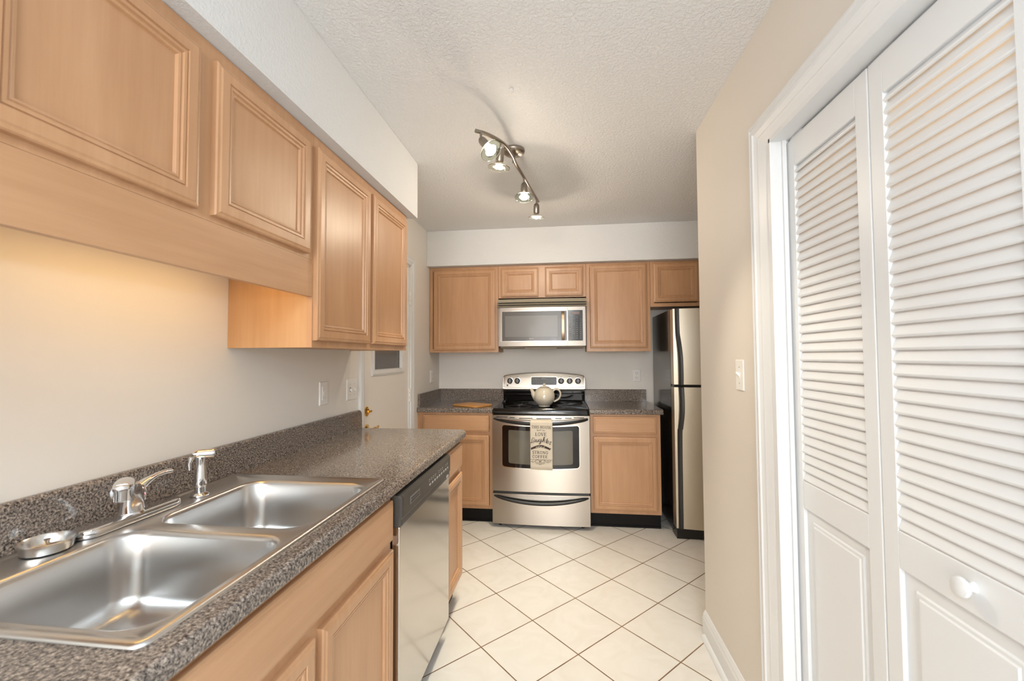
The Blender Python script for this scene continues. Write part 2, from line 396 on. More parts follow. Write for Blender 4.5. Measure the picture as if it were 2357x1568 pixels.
dp = [(0, 0), (0, .014), (.006, .017), (.018, .015), (.030, .017), (.040, .012), (.058, .009), (.060, -.003)]
casing('trim_7', XL, 1, dp, DY0-.062, DY1+.125-.062+.0, DZ+.062, 'off-white casing around the side door')

# ------------------------------------------------------------------ cabinets
DOORP = [(0, 0), (0, .013), (.003, .0165), (.009, .0175), (.013, .020), (.036, .020), (.0375, .0155), (.0395, .0155), (.041, .0180), (.047, .0172), (.049, .0125), (.051, .0125), (.053, .0140), (.058, .0125), (.061, .0060)]
SLABP = [(0, 0), (0, .012), (.004, .0155), (.010, .0155), (.014, .020)]
def panel(axis, face, a0, a1, z0, z1, prof, sgn):
    """a mitred profile panel; axis 'x' faces +/-X (spans y), axis 'y' faces -Y (spans x)"""
    rings = []
    for ins, hh in prof:
        t = face+sgn*hh
        q = [(a0+ins, z0+ins), (a1-ins, z0+ins), (a1-ins, z1-ins), (a0+ins, z1-ins)]
        rings.append([(t, p[0], p[1]) if axis == 'x' else (p[0], t, p[1]) for p in q])
    return MB().loops(rings, True, True)
def cabinet(name, label, axis, face, back, a0, a1, z0, z1, fronts, group, cat='cabinet', sidemat=None, kick=0, kd=.05):
    """fronts: (kind, a0, a1, z0, z1); axis 'x' = faces +X (left run), 'y' = faces -Y (back run)"""
    sg = 1 if axis == 'x' else -1
    loc = ((face+back)/2, (a0+a1)/2, z0-kick) if axis == 'x' else ((a0+a1)/2, (face+back)/2, z0-kick)
    t = thing(name, label, cat, loc, group)
    bx = (lambda f0, f1, p0, p1, q0, q1, m: m.box(f0, f1, p0, p1, q0, q1)) if axis == 'x' else (lambda f0, f1, p0, p1, q0, q1, m: m.box(p0, p1, f0, f1, q0, q1))
    ff = face - sg*.019
    m = MB(); g = .0006
    th = .016                                           # carcass: sides, top, bottom, back
    for aa in ((a0+g, a0+th), (a1-th, a1-g)): bx(back, ff, aa[0], aa[1], z0, z1, m)
    bx(back, ff, a0+th, a1-th, z0+.004, z0+.02, m)
    if not kick: bx(back, ff, a0+th, a1-th, z1-.016, z1, m)
    bx(back, back+sg*.008, a0+th, a1-th, z0+.02, z1-.016, m)
    obj('carcass', m, sidemat or W_SIDE, t)
    m = MB(); zs = sorted({z0, z1}); st = .030
    bx(ff, face, a0+g, a0+st, z0, z1, m); bx(ff, face, a1-st, a1-g, z0, z1, m)
    bx(ff, face, a0+st, a1-st, z1-.035, z1, m); bx(ff, face, a0+st, a1-st, z0, z0+.030, m)
    fz = sorted({(f[3]) for f in fronts}); 
    for f in fronts:                                     # mid rail below a drawer
        if f[0] in ('drawer', 'false_front'): bx(ff, face, a0+st, a1-st, f[3]-.035, f[3]+.012, m)
    ds = [f for f in fronts if f[0] == 'door']
    if len(ds) == 2:
        c = (ds[0][2]+ds[1][1])/2; bx(ff, face, c-.03, c+.03, z0+.03, (min([f[3] for f in fronts if f[0] != 'door'] or [z1])-.035), m)
    obj('face_frame', m, WZ, t)
    WH = WY if axis == 'x' else WX
    for f in fronts:
        if f[0] == 'door': obj('door', panel(axis, face, f[1], f[2], f[3], f[4], DOORP, sg), WZ, t)
        else: obj('drawer' if f[0] == 'drawer' else 'false_front', panel(axis, face, f[1], f[2], f[3], f[4], SLABP, sg), WH, t)
    if kick:
        m = MB(); k0 = face-sg*kd
        bx(k0-sg*.012, k0, a0+g, a1-g, .0005, z0, m); bx(k0, k0+sg*.006, a0+g, a1-g, .0005, .014, m)
        obj('toe_kick', m, KICK, t)
    return t
XU, XUB = -.873, XL+.001
gU = 'maple wall cabinets'
c1 = cabinet('wall_cabinet', 'short maple wall cabinet with valance, above the sink', 'x', XU, XUB, .462, 1.375, 1.670, HS-.002,
        [('door', .498, .895, 1.685, 2.078), ('door', .942, 1.341, 1.685, 2.078)], gU)
obj('valance', B(XU-.019, XU-.0003, .462, 1.375, 1.5415, 1.6695), WY, c1)
cabinet('wall_cabinet', 'tall two-door maple wall cabinet left of the side door', 'x', XU, XUB, 1.376, 2.262, 1.364, HS-.002,
        [('door', 1.382, 1.793, 1.388, 2.078), ('door', 1.822, 2.232, 1.388, 2.078)], gU)
cabinet('wall_cabinet', 'tall maple wall cabinet nearest the camera, beside the valance', 'x', XU, XUB, .0, .461, 1.364, HS-.002,
        [('door', .03, .435, 1.388, 2.078)], gU)
YU = 3.66; YUB = YW-.001
cabinet('wall_cabinet', 'single-door maple wall cabinet left of the microwave', 'y', YU, YUB, XL+.004, -.568, 1.365, 2.125,
        [('door', -1.152, -.597, 1.385, 2.098)], gU)
cabinet('wall_cabinet', 'low maple cabinet with two small doors above the microwave', 'y', YU, YUB, -.567, .1945, 1.838, 2.125,
        [('door', -.542, -.214, 1.848, 2.100), ('door', -.156, .168, 1.848, 2.100)], gU)
cabinet('wall_cabinet', 'single-door maple wall cabinet between microwave and fridge', 'y', YU, YUB, .1955, .7295, 1.366, 2.125,
        [('door', .228, .698, 1.396, 2.108)], gU)
cabinet('wall_cabinet', 'short maple wall cabinet directly above the fridge', 'y', YU, YUB, .7305, 1.52, 1.740, 2.125,
        [('door', .755, 1.121, 1.776, 2.108), ('door', 1.15, 1.50, 1.776, 2.108)], gU)
gB = 'maple base cabinets'
XB = -.582
cabinet('base_cabinet', 'maple sink base cabinet with long false drawer front', 'x', XB, XUB, .462, 1.3735, .105, .876,
        [('false_front', .485, 1.362, .722, .853), ('door', .490, .922, .125, .692), ('door', .951, 1.364, .125, .692)], gB, kick=.105)
cabinet('base_cabinet', 'narrow maple base cabinet beyond the dishwasher', 'x', XB, XUB, 1.998, 2.335, .105, .876,
        [('drawer', 2.020, 2.311, .722, .853), ('door', 2.020, 2.311, .135, .692)], gB, kick=.105)
cabinet('base_cabinet', 'maple base cabinet nearest the camera, beside the sink base', 'x', XB, XUB, .0, .461, .105, .876,
        [('drawer', .025, .44, .722, .853), ('door', .025, .44, .125, .692)], gB, kick=.105)
YBF = 3.362
cabinet('base_cabinet', 'maple base cabinet left of the stainless range', 'y', YBF, YUB, -1.176, -.568, .112, .876,
        [('drawer', -1.146, -.600, .725, .856), ('door', -1.146, -.600, .138, .698)], gB, kick=.112, kd=.035)
cabinet('base_cabinet', 'maple base cabinet between range and fridge', 'y', YBF, YUB, .197, .730, .112, .876,
        [('drawer', .222, .700, .728, .858), ('door', .222, .700, .140, .700)], gB, kick=.112, kd=.035)
tag(obj('filler_strip', B(XL+.001, -1.177, YBF+.001, YBF+.020, .112, .876), WZ), 'narrow maple filler strip against the left wall beside the base cabinet', 'trim')

# under-cabinet lamp behind the valance
t = thing('under_cabinet_lamp', 'slim lamp hidden under the short cabinet behind the valance', 'lamp', (-1.00, .98, 1.668))
obj('housing', B(-1.04, -.96, .66, 1.30, 1.650, 1.669), WHITE, t)
obj('diffuser', B(-1.035, -.965, .665, 1.295, 1.642, 1.6498), M('warm_diffuser', (1, .9, .7), .5, emis=(1, .62, .22), es=3), t)
lamp('under_cabinet_light', 'AREA', (-1.00, .98, 1.638), .62, (1, .60, .16), .62, target=(-1.00, .98, 0), size_y=.07).rotation_euler = (0, 0, PI/2)

# ------------------------------------------------------------------ counters
ZT, ZU, SPT = .914, .876, 1.022
def nose(front, back, sg):
    """section of a worktop: (t, z) with a rounded front lip"""
    r = .015; p = [(back, ZU), (front-sg*r*.5, ZU)]
    for i in range(7):
        a = -PI/2 + i*PI/12; p.append((front-sg*.008+sg*.008*math.cos(a), ZU+.008+.008*math.sin(a)))
    for i in range(7):
        a = i*PI/12; p.append((front-sg*r+sg*r*math.cos(a), ZT-r+r*math.sin(a)))
    p.append((back, ZT)); return p
XCF = -.5515
def plan_top(m, x0, x1, y0, y1): m.box(x0, x1, y0, y1, ZU, ZT)
ct = thing('countertop', 'long speckled brown laminate worktop holding the sink', 'countertop', (-.87, 1.2, ZU))
m = MB()
sx0, sx1, sy0, sy1 = -1.145, -.612, .556, 1.372       # sink cutout
sec = nose(XCF, sx1, 1)
m.extrude(sec, 'y', -.0, 2.335)
# rounded free end : shrink the nose section around the corner
rc = .030; rings = []
for i in range(8):
    a = i*PI/14; inset = rc*(1-math.cos(a)); yy = 2.335+rc*math.sin(a)
    rings.append([(p[0]-inset if j > 0 and j < len(sec)-1 else p[0], yy, p[1]) for j, p in enumerate(sec)])
m.loops(rings, False, True)
m.box(XL+.0015, sx1, 0, sy0, ZU, ZT).box(XL+.0015, sx1, sy1, 2.365, ZU, ZT).box(XL+.0015, sx0, sy0, sy1, ZU, ZT)
obj('worktop', m, GRAN, ct)
prof = [(XL+.0015, ZT), (XL+.024, ZT), (XL+.022, SPT-.008), (XL+.019, SPT-.002), (XL+.014, SPT), (XL+.0015, SPT)]
m = MB().extrude(prof, 'y', 0, 2.33)
n = len(prof); rr = []
for i in range(7):
    a = i*PI/12; yy = 2.33+.022*math.sin(a); dz = .022*(1-math.cos(a))
    rr.append([(p[0], yy, p[1] if j < 2 else p[1]-dz) for j, p in enumerate(prof)])
m.loops(rr, False, True); obj('backsplash', m, GRAN, ct, label='low speckled upstand along the wall')
YCF = 3.335
def back_top(label, x0, x1, right_open):
    t = thing('countertop', label, 'countertop', ((x0+x1)/2, 3.65, ZU))
    m = MB(); m.extrude(nose(YCF, YW-.0015, -1), 'x', x0, x1); obj('worktop', m, GRAN, t)
    m = MB(); m.extrude([(YW-.0015, ZT), (YW-.021, ZT), (YW-.021, SPT-.006), (YW-.016, SPT), (YW-.0015, SPT)], 'x', x0, x1 if not right_open else x1-.012)
    if not right_open: m.box(x0, x0+.02, YCF+.02, YW-.021, ZT, SPT)
    obj('backsplash', m, GRAN, t)
# extrude along x expects (y, z)
back_top('speckled brown laminate worktop left of the range, in the corner', XL+.0015, -.5655, False)
back_top('speckled brown laminate worktop between range and fridge', .1935, .748, True)

# ------------------------------------------------------------------ sink
sk = thing('kitchen_sink', 'double-bowl stainless steel drop-in sink set in the worktop', 'sink', (-.875, .96, ZT))
bm_ = bmesh.new()
def ring_(pts, z): return [bm_.verts.new((p[0], p[1], z)) for p in pts]
def bridge(a, b):
    n = len(a)
    for i in range(n):
        j = (i+1) % n; bm_.faces.new((a[i], a[j], b[j], b[i]))
X0, X1, Y0, Y1 = -1.160, -.600, .546, 1.383
outs = []
for ins, z in ((0, ZT+.0005), (.001, ZT+.004), (.005, ZT+.0065), (.012, ZT+.0065), (.018, ZT+.0045), (.022, ZT+.0035)):
    outs.append(ring_(rrect(X0+ins, X1-ins, Y0+ins, Y1-ins, .0008 if ins > .02 else .022-ins*.6, 8), z))
for a, b in zip(outs, outs[1:]): bridge(a, b)
inner = []
bowls = [(-1.048, -.622, .574, .922), (-1.048, -.622, .956, 1.328)]
fl = []
for (a0, a1, b0, b1) in bowls:
    rs = []
    for ins, dz, r in ((0, .0035, .068), (.003, .0028, .066), (.007, -.002, .064), (.010, -.010, .062), (.016, -.09, .06), (.020, -.135, .058), (.028, -.158, .055), (.045, -.170, .05), (.065, -.1735, .045)):
        rs.append(ring_(rrect(a0+ins, a1-ins, b0+ins, b1-ins, r, 8), ZT+dz))
    for a, b in zip(rs, rs[1:]): bridge(a, b)
    inner.append(rs[0]); fl.append((rs[-1], (a0+a1)/2, (b0+b1)/2))
for rg, cx, cy in fl:                                   # bottom sloping to the drain
    n = len(rg); d = [bm_.verts.new((cx+.044*math.cos(2*PI*i/n+.02), cy+.044*math.sin(2*PI*i/n+.02), ZT-.180)) for i in range(n)]
    bridge(rg, d); e = [bm_.verts.new((cx+.036*math.cos(2*PI*i/n+.02), cy+.036*math.sin(2*PI*i/n+.02), ZT-.188)) for i in range(n)]
    bridge(d, e); bm_.faces.new(e)
ym = (bowls[0][3]+bowls[1][2])/2
for k, (c0, c1) in enumerate(((Y0+.022, ym), (ym, Y1-.022))):
    bridge(ring_(rrect(X0+.022, X1-.022, c0, c1, .0008, 8), ZT+.0035), inner[k])
bmesh.ops.remove_doubles(bm_, verts=bm_.verts, dist=1e-5)
me = bpy.data.meshes.new('basin'); bmesh.ops.recalc_face_normals(bm_, faces=bm_.faces)
for v in bm_.verts: v.co -= sk.location
bm_.to_mesh(me); bm_.free(); me.materials.append(SINKM)
for p in me.polygons: p.use_smooth = True
me.set_sharp_from_angle(angle=math.radians(50))
bo = bpy.data.objects.new('basin', me); C.objects.link(bo); bo.parent = sk
for (a0, a1, b0, b1) in bowls:
    cx, cy = (a0+a1)/2, (b0+b1)/2
    dm = MB().lathe([(.034, 0), (.034, .003), (.028, .004), (.026, .001), (.001, .001)], (cx, cy, ZT-.1875), (0, 0, 1), 24); obj('drain', dm, CHROME, sk, smooth=True)

# ------------------------------------------------------------------ faucet
ZD = ZT+.0045
fx, fy = -1.100, .968
ft = thing('faucet', 'chrome single-lever faucet on a long base plate behind the sink', 'faucet', (fx, fy, ZD))
m = MB(); rings = []
for ins, z in ((.002, 0), (0, .003), (.0005, .014), (.003, .018), (.008, .0195)):
    rings.append([(p[0], p[1], ZD+z) for p in rrect(fx-.031+ins, fx+.031-ins, fy-.128+ins, fy+.128-ins, .0305-ins, 8)])
m.loops(rings); obj('base_plate', m, CHROME, ft, smooth=True)
m = MB().lathe([(.030, .012), (.029, .018), (.026, .022), (.0255, .045), (.024, .05), (.001, .051)], (fx, fy, ZD)); obj('body', m, CHROME, ft, smooth=True)
sp = spline([(fx, fy, ZD+.030), (fx+.012, fy-.014, ZD+.060), (fx+.040, fy-.042, ZD+.090), (fx+.085, fy-.090, ZD+.112), (fx+.122, fy-.126, ZD+.120), (fx+.142, fy-.146, ZD+.119)], 6)
m = MB().tube(sp, [.0275-.008*i/(len(sp)-1) for i in range(len(sp))], 20)
m.lathe([(.0110, -.012), (.0160, -.010), (.0175, -.006), (.0175, 0), (.0152, .003), (.0152, .022), (.013, .025), (.001, .0252)], (fx+.138, fy-.142, ZD+.124), (0, 0, -1), 20)
obj('spout', m, CHROME, ft, smooth=True)
hy = fy+.020
m = MB().lathe([(.0225, .034), (.0225, .044), (.025, .048), (.0255, .070), (.022, .080), (.013, .086), (.001, .088)], (fx, hy-.014, ZD)); 
sp = spline([(fx, hy-.010, ZD+.070), (fx+.002, hy+.010, ZD+.084), (fx+.004, hy+.036, ZD+.094), (fx+.005, hy+.060, ZD+.097), (fx+.005, hy+.082, ZD+.096)], 6)
m.tube(sp, [.015-.0085*min(1, i/12) for i in range(len(sp))], 14, flat=1.35, up=(0, 0, 1))
hd = obj('lever_handle', m, CHROME, ft, smooth=True)
obj('temperature_mark', MB().lathe([(.0045, 0), (.0045, .0012), (.001, .0013)], (fx+.0248, hy-.014, ZD+.062), (1, 0, 0), 14), M('red_blue_dot', (.55, .02, .08), .4), hd, label='small red and blue dot')
# sprayer
px_, py_ = -1.085, 1.158
sr = thing('side_sprayer', 'chrome side sprayer standing on the sink deck beside the faucet', 'sprayer', (px_, py_, ZD))
obj('escutcheon', MB().lathe([(.025, 0), (.0245, .004), (.019, .008), (.016, .010), (.001, .010)], (px_, py_, ZD)), CHROME, sr, smooth=True)
obj('wand', MB().lathe([(.0145, .009), (.0145, .026), (.0165, .028), (.0175, .034), (.0165, .052), (.0135, .085), (.013, .108), (.014, .114), (.001, .115)], (px_, py_, ZD)), CHROME, sr, smooth=True)
m = MB().lathe([(.001, -.022), (.009, -.021), (.0125, -.016), (.0135, -.004), (.0138, .026), (.0142, .030), (.0132, .034), (.0095, .0345), (.009, .033), (.001, .033)], (px_, py_, ZD+.124), (.78, .62, -.06), 22)
m.tube([(px_-.016, py_-.014, ZD+.114), (px_-.021, py_-.018, ZD+.098), (px_-.020, py_-.017, ZD+.078)], [.008, .0065, .005], 10)
obj('spray_head', m, CHROME, sr, smooth=True)
# strainer basket
kx, ky = -1.105, .795
st = thing('sink_strainer', 'round steel sink strainer lying on the sink deck', 'strainer', (kx, ky, ZD))
m = MB().lathe([(.036, .0), (.040, .002), (.0425, .014), (.0455, .021), (.0468, .0225), (.0455, .0238), (.0435, .021), (.0405, .013), (.037, .005), (.001, .004)], (kx, ky, ZD), n=36)
obj('basket', m, SATIN, st, smooth=True)
m = MB().lathe([(.006, .004), (.004, .008), (.004, .020), (.006, .024), (.001, .025)], (kx, ky, ZD), n=14)
for i in range(10):
    a = 2*PI*i/10; m.lathe([(.003, .0045), (.003, .0055), (.0005, .0056)], (kx+.02*math.cos(a), ky+.02*math.sin(a), ZD), n=8)
obj('post', m, CHROME, st, smooth=True)

# ------------------------------------------------------------------ dishwasher
dx = -.552; dy0, dy1 = 1.3745, 1.990
dw = thing('dishwasher', 'stainless dishwasher with dark grey control panel under the worktop', 'dishwasher', (dx-.3, (dy0+dy1)/2, 0))
obj('tub', B(XL+.05, dx-.03, dy0+.006, dy1-.004, .105, .870), BLK2, dw)
obj('steel_door', B(dx-.028, dx, dy0+.004, dy1, .092, .757), STEELD, dw, bevel=.003)
sec = [(dx-.028, .758), (dx+.004, .758), (dx+.006, .762), (dx+.006, .782), (dx+.010, .788), (dx+.010, .852), (dx+.004, .862), (dx-.028, .866)]
m = MB(); rings = []
for yy, sh in ((dy0, .008), (dy0+.006, .002), (dy0+.016, 0), (dy1-.016, 0), (dy1-.006, .002), (dy1, .008)):
    rings.append([(p[0]-(sh if p[0] > dx else 0), yy, p[1]) for p in sec])
m.loops(rings); cpn = obj('control_panel', m, DGREY, dw)
m = MB(); m.box(dx+.0095, dx+.0112, dy0+.075, dy0+.175, .810, .836); obj('vent', m, M('vent_frame_grey', (.16, .155, .15), .4), cpn)
m = MB()
for k in range(2): m.box(dx+.0105, dx+.0125, dy0+.085, dy0+.165, .816+.010*k, .819+.010*k)
obj('vent_slats', m, BLK2, cpn)
m = MB()
for k in range(11):
    yy = dy0+.285+k*.026
    if k in (4, 8): continue
    m.box(dx+.0098, dx+.0106, yy, yy+.012, .833, .836).box(dx+.0098, dx+.0106, yy+.002, yy+.010, .826, .8285)
for k in range(9): m.box(dx+.0098, dx+.0125, dy0+.290+k*.032, dy0+.304+k*.032, .810, .817)
obj('buttons', m, MARK, cpn)
obj('badge', B(dx+.006, dx+.008, dy1-.065, dy1-.035, .764, .778), LMARK, cpn)
obj('latch_recess', MB().extrude([(dy0+.29, .786), (dy0+.33, .776), (dy0+.40, .772), (dy0+.46, .776), (dy0+.49, .786)], 'x', dx+.0055, dx+.0068), BLK2, cpn)
obj('kick_plate', B(dx-.07, dx-.06, dy0+.01, dy1-.006, .0005, .092), KICK, dw)

# ------------------------------------------------------------------ range
rx0, rx1, ry = -.5625, .1905, 3.290
rg = thing('electric_range', 'stainless electric range with black glass cooktop', 'range', ((rx0+rx1)/2, 3.6, 0))
obj('body', B(rx0+.003, rx1-.003, ry+.035, 3.93, .028, .895), M('range_side_enamel', (.03, .028, .026), .35), rg)
m = MB()
def curved_front(y, x0, x1, z0, z1, bow, th=.03, n=16):
    """front panel bowing gently towards the room"""
    rings = []
    for i in range(n+1):
        s = i/n; x = x0+(x1-x0)*s; b = bow*(1-(2*s-1)**2); yy = y-b
        rings.append([(x, y+th, z0), (x, yy, z0), (x, yy, z1), (x, y+th, z1)])
    return MB().loops(rings)
od = obj('oven_door', curved_front(ry, rx0, rx1, .282, .868, .012), STEEL, rg, smooth=True)
def fy_(x, bow=.012): s = (x-rx0)/(rx1-rx0); return ry-bow*(1-(2*s-1)**2)
def follow(outline, off0, off1, bow=.012, close=True):
    return MB().loops([[(p[0], fy_(p[0], bow)-off0, p[1]) for p in outline], [(p[0], fy_(p[0], bow)-off1, p[1]) for p in outline]])
def window_outline(x0, x1, z0, z1, r, sag, n=20):
    xs = [x0+r*(1-math.cos(i*PI/2/7)) for i in range(7)]
    xs += [x0+r+(x1-x0-2*r)*i/n for i in range(n+1)] + [x1-r*(1-math.cos((6-i)*PI/2/7)) for i in range(7)]
    def rt(x): d = min(x-x0, x1-x, r); return r-math.sqrt(max(0, r*r-(r-d)**2))
    k = lambda x: 1-(2*(x-x0)/(x1-x0)-1)**2
    return [(x, z0-sag*k(x)+rt(x)) for x in xs] + [(x, z1-sag*.9*k(x)-rt(x)) for x in reversed(xs)]
def banded(outline_fn, off0, off1, bow):
    # quads between lower and upper outline so that the panel follows the bow
    o = outline_fn; n = len(o)//2; lo = o[:n]; hi = list(reversed(o[n:]))
    rings = [[(a[0], fy_(a[0], bow)-off0, a[1]), (a[0], fy_(a[0], bow)-off1, a[1]), (b[0], fy_(b[0], bow)-off1, b[1]), (b[0], fy_(b[0], bow)-off0, b[1])] for a, b in zip(lo, hi)]
    return MB().loops(rings)
obj('window_trim', banded(window_outline(-.489, .117, .466, .800, .026, .012), -.004, .0015, .012), M('polished_trim', (.75, .73, .70), .15, 1), od)
wf = obj('oven_window', banded(window_outline(-.483, .111, .473, .793, .020, .012), -.004, .0028, .012), OVENG, od, label='black glass oven window')
obj('inner_window', banded(window_outline(-.434, .062, .500, .757, .014, .010), 0, .0034, .012), OVENI, wf)
def bow_handle(z_end, z_mid, yout, zs=1.0, r0=.009, r1=.017):
    P_ = []; R_ = []; n = 24
    for i in range(n+1):
        s = i/n; x = rx0+.014+(rx1-rx0-.028)*s; k = (1-(2*s-1)**2)**.55
        P_.append((x, ry-.004-yout*k, z_end+(z_mid-z_end)*(1-(2*s-1)**2))); R_.append(r0+(r1-r0)*k)
    return P_, R_
P_, R_ = bow_handle(.843, .813, .045, r1=.0195)
obj('handle', MB().tube(P_, R_, 14, flat=.75, up=(0, 0, 1)), BLK2, od, smooth=True, label='bowed black handle')
obj('handle_cap', MB().tube([(p[0], p[1]-.002, p[2]+r*.78) for p, r in zip(P_, R_)], [r*.42 for r in R_], 10, flat=1.6, up=(0, 0, 1)), M('polished_handle_cap', (.8, .78, .75), .14, 1), od, smooth=True)
m = MB()
for a, b in ((-.53, -.44), (-.425, -.385), (-.35, -.245), (-.215, -.10), (-.07, -.02), (.005, .055), (.07, .15)):
    c_ = (a+b)/2; z = .861-.016*(1-(2*(c_-rx0)/(rx1-rx0)-1)**2); m = MB().loops([[(x, fy_(x)+.002, z-.003), (x, fy_(x)-.0008, z-.003), (x, fy_(x)-.0008, z+.003), (x, fy_(x)+.002, z+.003)] for x in (a, c_, b)])
    obj('vent_slot', m, SLOT, od)
dr = obj('storage_drawer', curved_front(ry, rx0, rx1, .030, .262, .012), STEEL, rg, smooth=True)
P_, R_ = bow_handle(.246, .200, .032, r0=.006, r1=.013)
obj('handle', MB().tube(P_, R_, 14, flat=.7, up=(0, 0, 1)), BLK2, dr, smooth=True)
# scooped recess above the drawer handle
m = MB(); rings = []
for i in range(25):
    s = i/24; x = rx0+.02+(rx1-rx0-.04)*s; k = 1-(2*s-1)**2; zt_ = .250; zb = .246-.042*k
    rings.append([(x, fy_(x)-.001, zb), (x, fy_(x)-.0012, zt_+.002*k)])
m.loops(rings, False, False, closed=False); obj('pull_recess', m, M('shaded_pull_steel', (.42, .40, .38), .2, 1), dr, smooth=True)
for x in (rx0+.055, rx1-.055): obj('levelling_foot', MB().lathe([(.014, 0), (.016, .004), (.012, .008), (.008, .028), (.001, .0285)], (x, ry+.06, .0005), n=16), BLK2, rg, smooth=True)
obj('door_gap', B(rx0+.004, rx1-.004, ry+.01, ry+.034, .262, .282), BLK2, rg)
# cooktop
zc = .9185
m = MB(); rings = []
yb = 3.862
for ins, z in ((.004, .872), (0, .876), (0, .905), (.004, .915), (.010, zc+.004), (.022, zc+.004), (.028, zc)):
    rings.append([(p[0], p[1], z) for p in rrect(rx0-.001+ins, rx1+.001-ins, ry-.016+ins, yb+.02-ins*.3, .02, 5)])
m.loops(rings); ctp = obj('cooktop', m, BLACK, rg, smooth=True, label='glossy black glass cooktop')
ringm = M('burner_ring_print', (.055, .052, .05), .25)
for x, y, r in ((-.37, 3.45, .105), (-.015, 3.45, .08), (-.37, 3.70, .075), (-.015, 3.70, .1)):
    obj('burner_ring', MB().lathe([(r, 0), (r, .0006), (r-.004, .0006), (r-.004, 0)], (x, y, zc), n=40, cap0=False, cap1=False), ringm, ctp)
# backguard: black riser and stainless console with arched top
m = MB().extrude([(yb-.002, zc), (yb+.02, zc+.010), (yb+.006, 1.010), (yb+.006, 1.022), (3.945, 1.022), (3.945, .90), (yb, .90)], 'x', rx0+.006, rx1-.006)
m.box(rx0+.02, rx1-.02, yb-.004, yb+.008, .978, .986)
bg = obj('backguard_riser', m, BLACK, rg)
lo, hi = [], []
xa, xb = rx0+.002, rx1-.002; r = .028
xs_ = [xa+r*(1-math.cos(i*PI/2/8)) for i in range(8)] + [xa+r+(xb-xa-2*r)*i/24 for i in range(25)] + [xb-r*(1-math.cos((7-i)*PI/2/8)) for i in range(8)]
for x in xs_:
    k = 1-(2*(x-xa)/(xb-xa)-1)**2; dxe = min(x-xa, xb-x, r); rt = r-math.sqrt(max(0, r*r-(r-dxe)**2))
    lo.append((x, 1.018+rt*.3)); hi.append((x, 1.152+.028*k-rt))
rings = []
for a, b in zip(lo, hi):
    zm = a[1]+.030
    rings.append([(a[0], yb-.006, a[1]), (a[0], yb-.016, a[1]+.010), (a[0], yb-.010, zm), (a[0], yb+.004, b[1]-.010), (a[0], yb+.012, b[1]), (a[0], 3.94, b[1]-.004), (a[0], 3.94, a[1])])
con = obj('control_console', MB().loops(rings), steel('console_lit_steel', col=(.74, .71, .66), rough=.42, aniso=.2), rg, smooth=True)  # lighter copy of the steel, ceiling reflection put into its colour
# inverted-arch crease line
m = MB(); pts = []
for i in range(25):
    s = i/24; x = xa+.004+(xb-xa-.008)*s; pts.append((x, yb-.0125, 1.052-.018*(1-(2*s-1)**2)))
m.tube(pts, .0016, 6); obj('crease', m, M('shadow_grey_metal', (.35, .33, .31), .3, 1), con)
def cy_(z): return yb-.0105+(z-1.048)*.14/1.0+.002*0
m = MB().loops([[(p[0], cy_(p[1])+o_, p[1]) for p in rrect(-.302, -.062, 1.062, 1.142, .012, 4)] for o_ in (.01, -.004)])
obj('display_bezel', m, M('brass_tinted_bezel', (.70, .62, .48), .2, 1), con)
m = MB().loops([[(p[0], cy_(p[1])+o_, p[1]) for p in rrect(-.298, -.066, 1.066, 1.138, .010, 4)] for o_ in (.01, -.0052)])
dsp = obj('clock_display', m, M('dark_display', (.07, .064, .05), .3), con)
m = MB()
for z in (1.088, 1.112):
    for i in range(9):
        if i in (3, 4) and z > 1.1: continue
        x = -.282+i*.0235; m.box(x, x+.010, cy_(z)-.0060, cy_(z)-.0050, z, z+.004)
m.box(-.205, -.160, cy_(1.12)-.0060, cy_(1.12)-.0050, 1.112, 1.130); obj('display_marks', m, MARK, dsp)
knob_rim = M('knob_chrome_rim', (.7, .68, .65), .18, 1)
for x in (-.492, -.424, -.026, .050, .124):
    z = 1.104; y = cy_(z)
    kb = obj('knob', MB().lathe([(.0245, 0), (.026, .006), (.024, .008), (.021, .010), (.020, .020), (.018, .022), (.001, .022)], (x, y, z), (0, -1, 0), 26), BLK2, con, smooth=True)
    obj('knob_rim', MB().lathe([(.0250, .004), (.0285, .0045), (.0285, .008), (.0250, .0085)], (x, y, z), (0, -1, 0), 30, False, False), knob_rim, kb, smooth=True)
    obj('knob_grip', B(x-.003, x+.003, y-.030, y-.020, z-.019, z+.019), M('knob_grip_metal', (.33, .31, .29), .35, 1) if 'knob_grip_metal' not in bpy.data.materials else bpy.data.materials['knob_grip_metal'], kb, bevel=.002)
    obj('dial_mark', B(x-.004, x+.004, y-.001+.002, y+.0035, z+.0335, z+.0355), SLOT, con)
obj('indicator', MB().lathe([(.008, 0), (.008, .002), (.005, .003), (.001, .003)], (-.517, cy_(1.062), 1.062), (0, -1, 0), 18), DGREY, con)

# ------------------------------------------------------------------ teapot
tx, ty, tz = -.160, 3.450, zc+.0008
tp = thing('teapot', 'round cream ceramic teapot on the black cooktop', 'teapot', (tx, ty, tz))
prof = [(.044, 0), (.047, .002), (.0455, .006)] + [(.0855*math.cos(math.radians(t)), .081+.0835*math.sin(math.radians(t))) for t in range(-58, 66, 7)]
obj('pot_body', MB().lathe(prof, (tx, ty, tz), n=40), CERAM, tp, smooth=True)
ld = obj('lid', MB().lathe([(.0375, .1565), (.036, .1585), (.026, .1625), (.013, .1645), (.009, .168), (.0125, .173), (.0135, .179), (.010, .186), (.001, .188)], (tx, ty, tz), n=32), CERAM, tp, smooth=True)
sp = spline([(tx-.055, ty, tz+.060), (tx-.082, ty, tz+.088), (tx-.095, ty, tz+.116), (tx-.110, ty, tz+.142)], 6)
obj('spout', MB().tube(sp, [.033-.024*(i/(len(sp)-1))**.8 for i in range(len(sp))], 18), CERAM, tp, smooth=True)
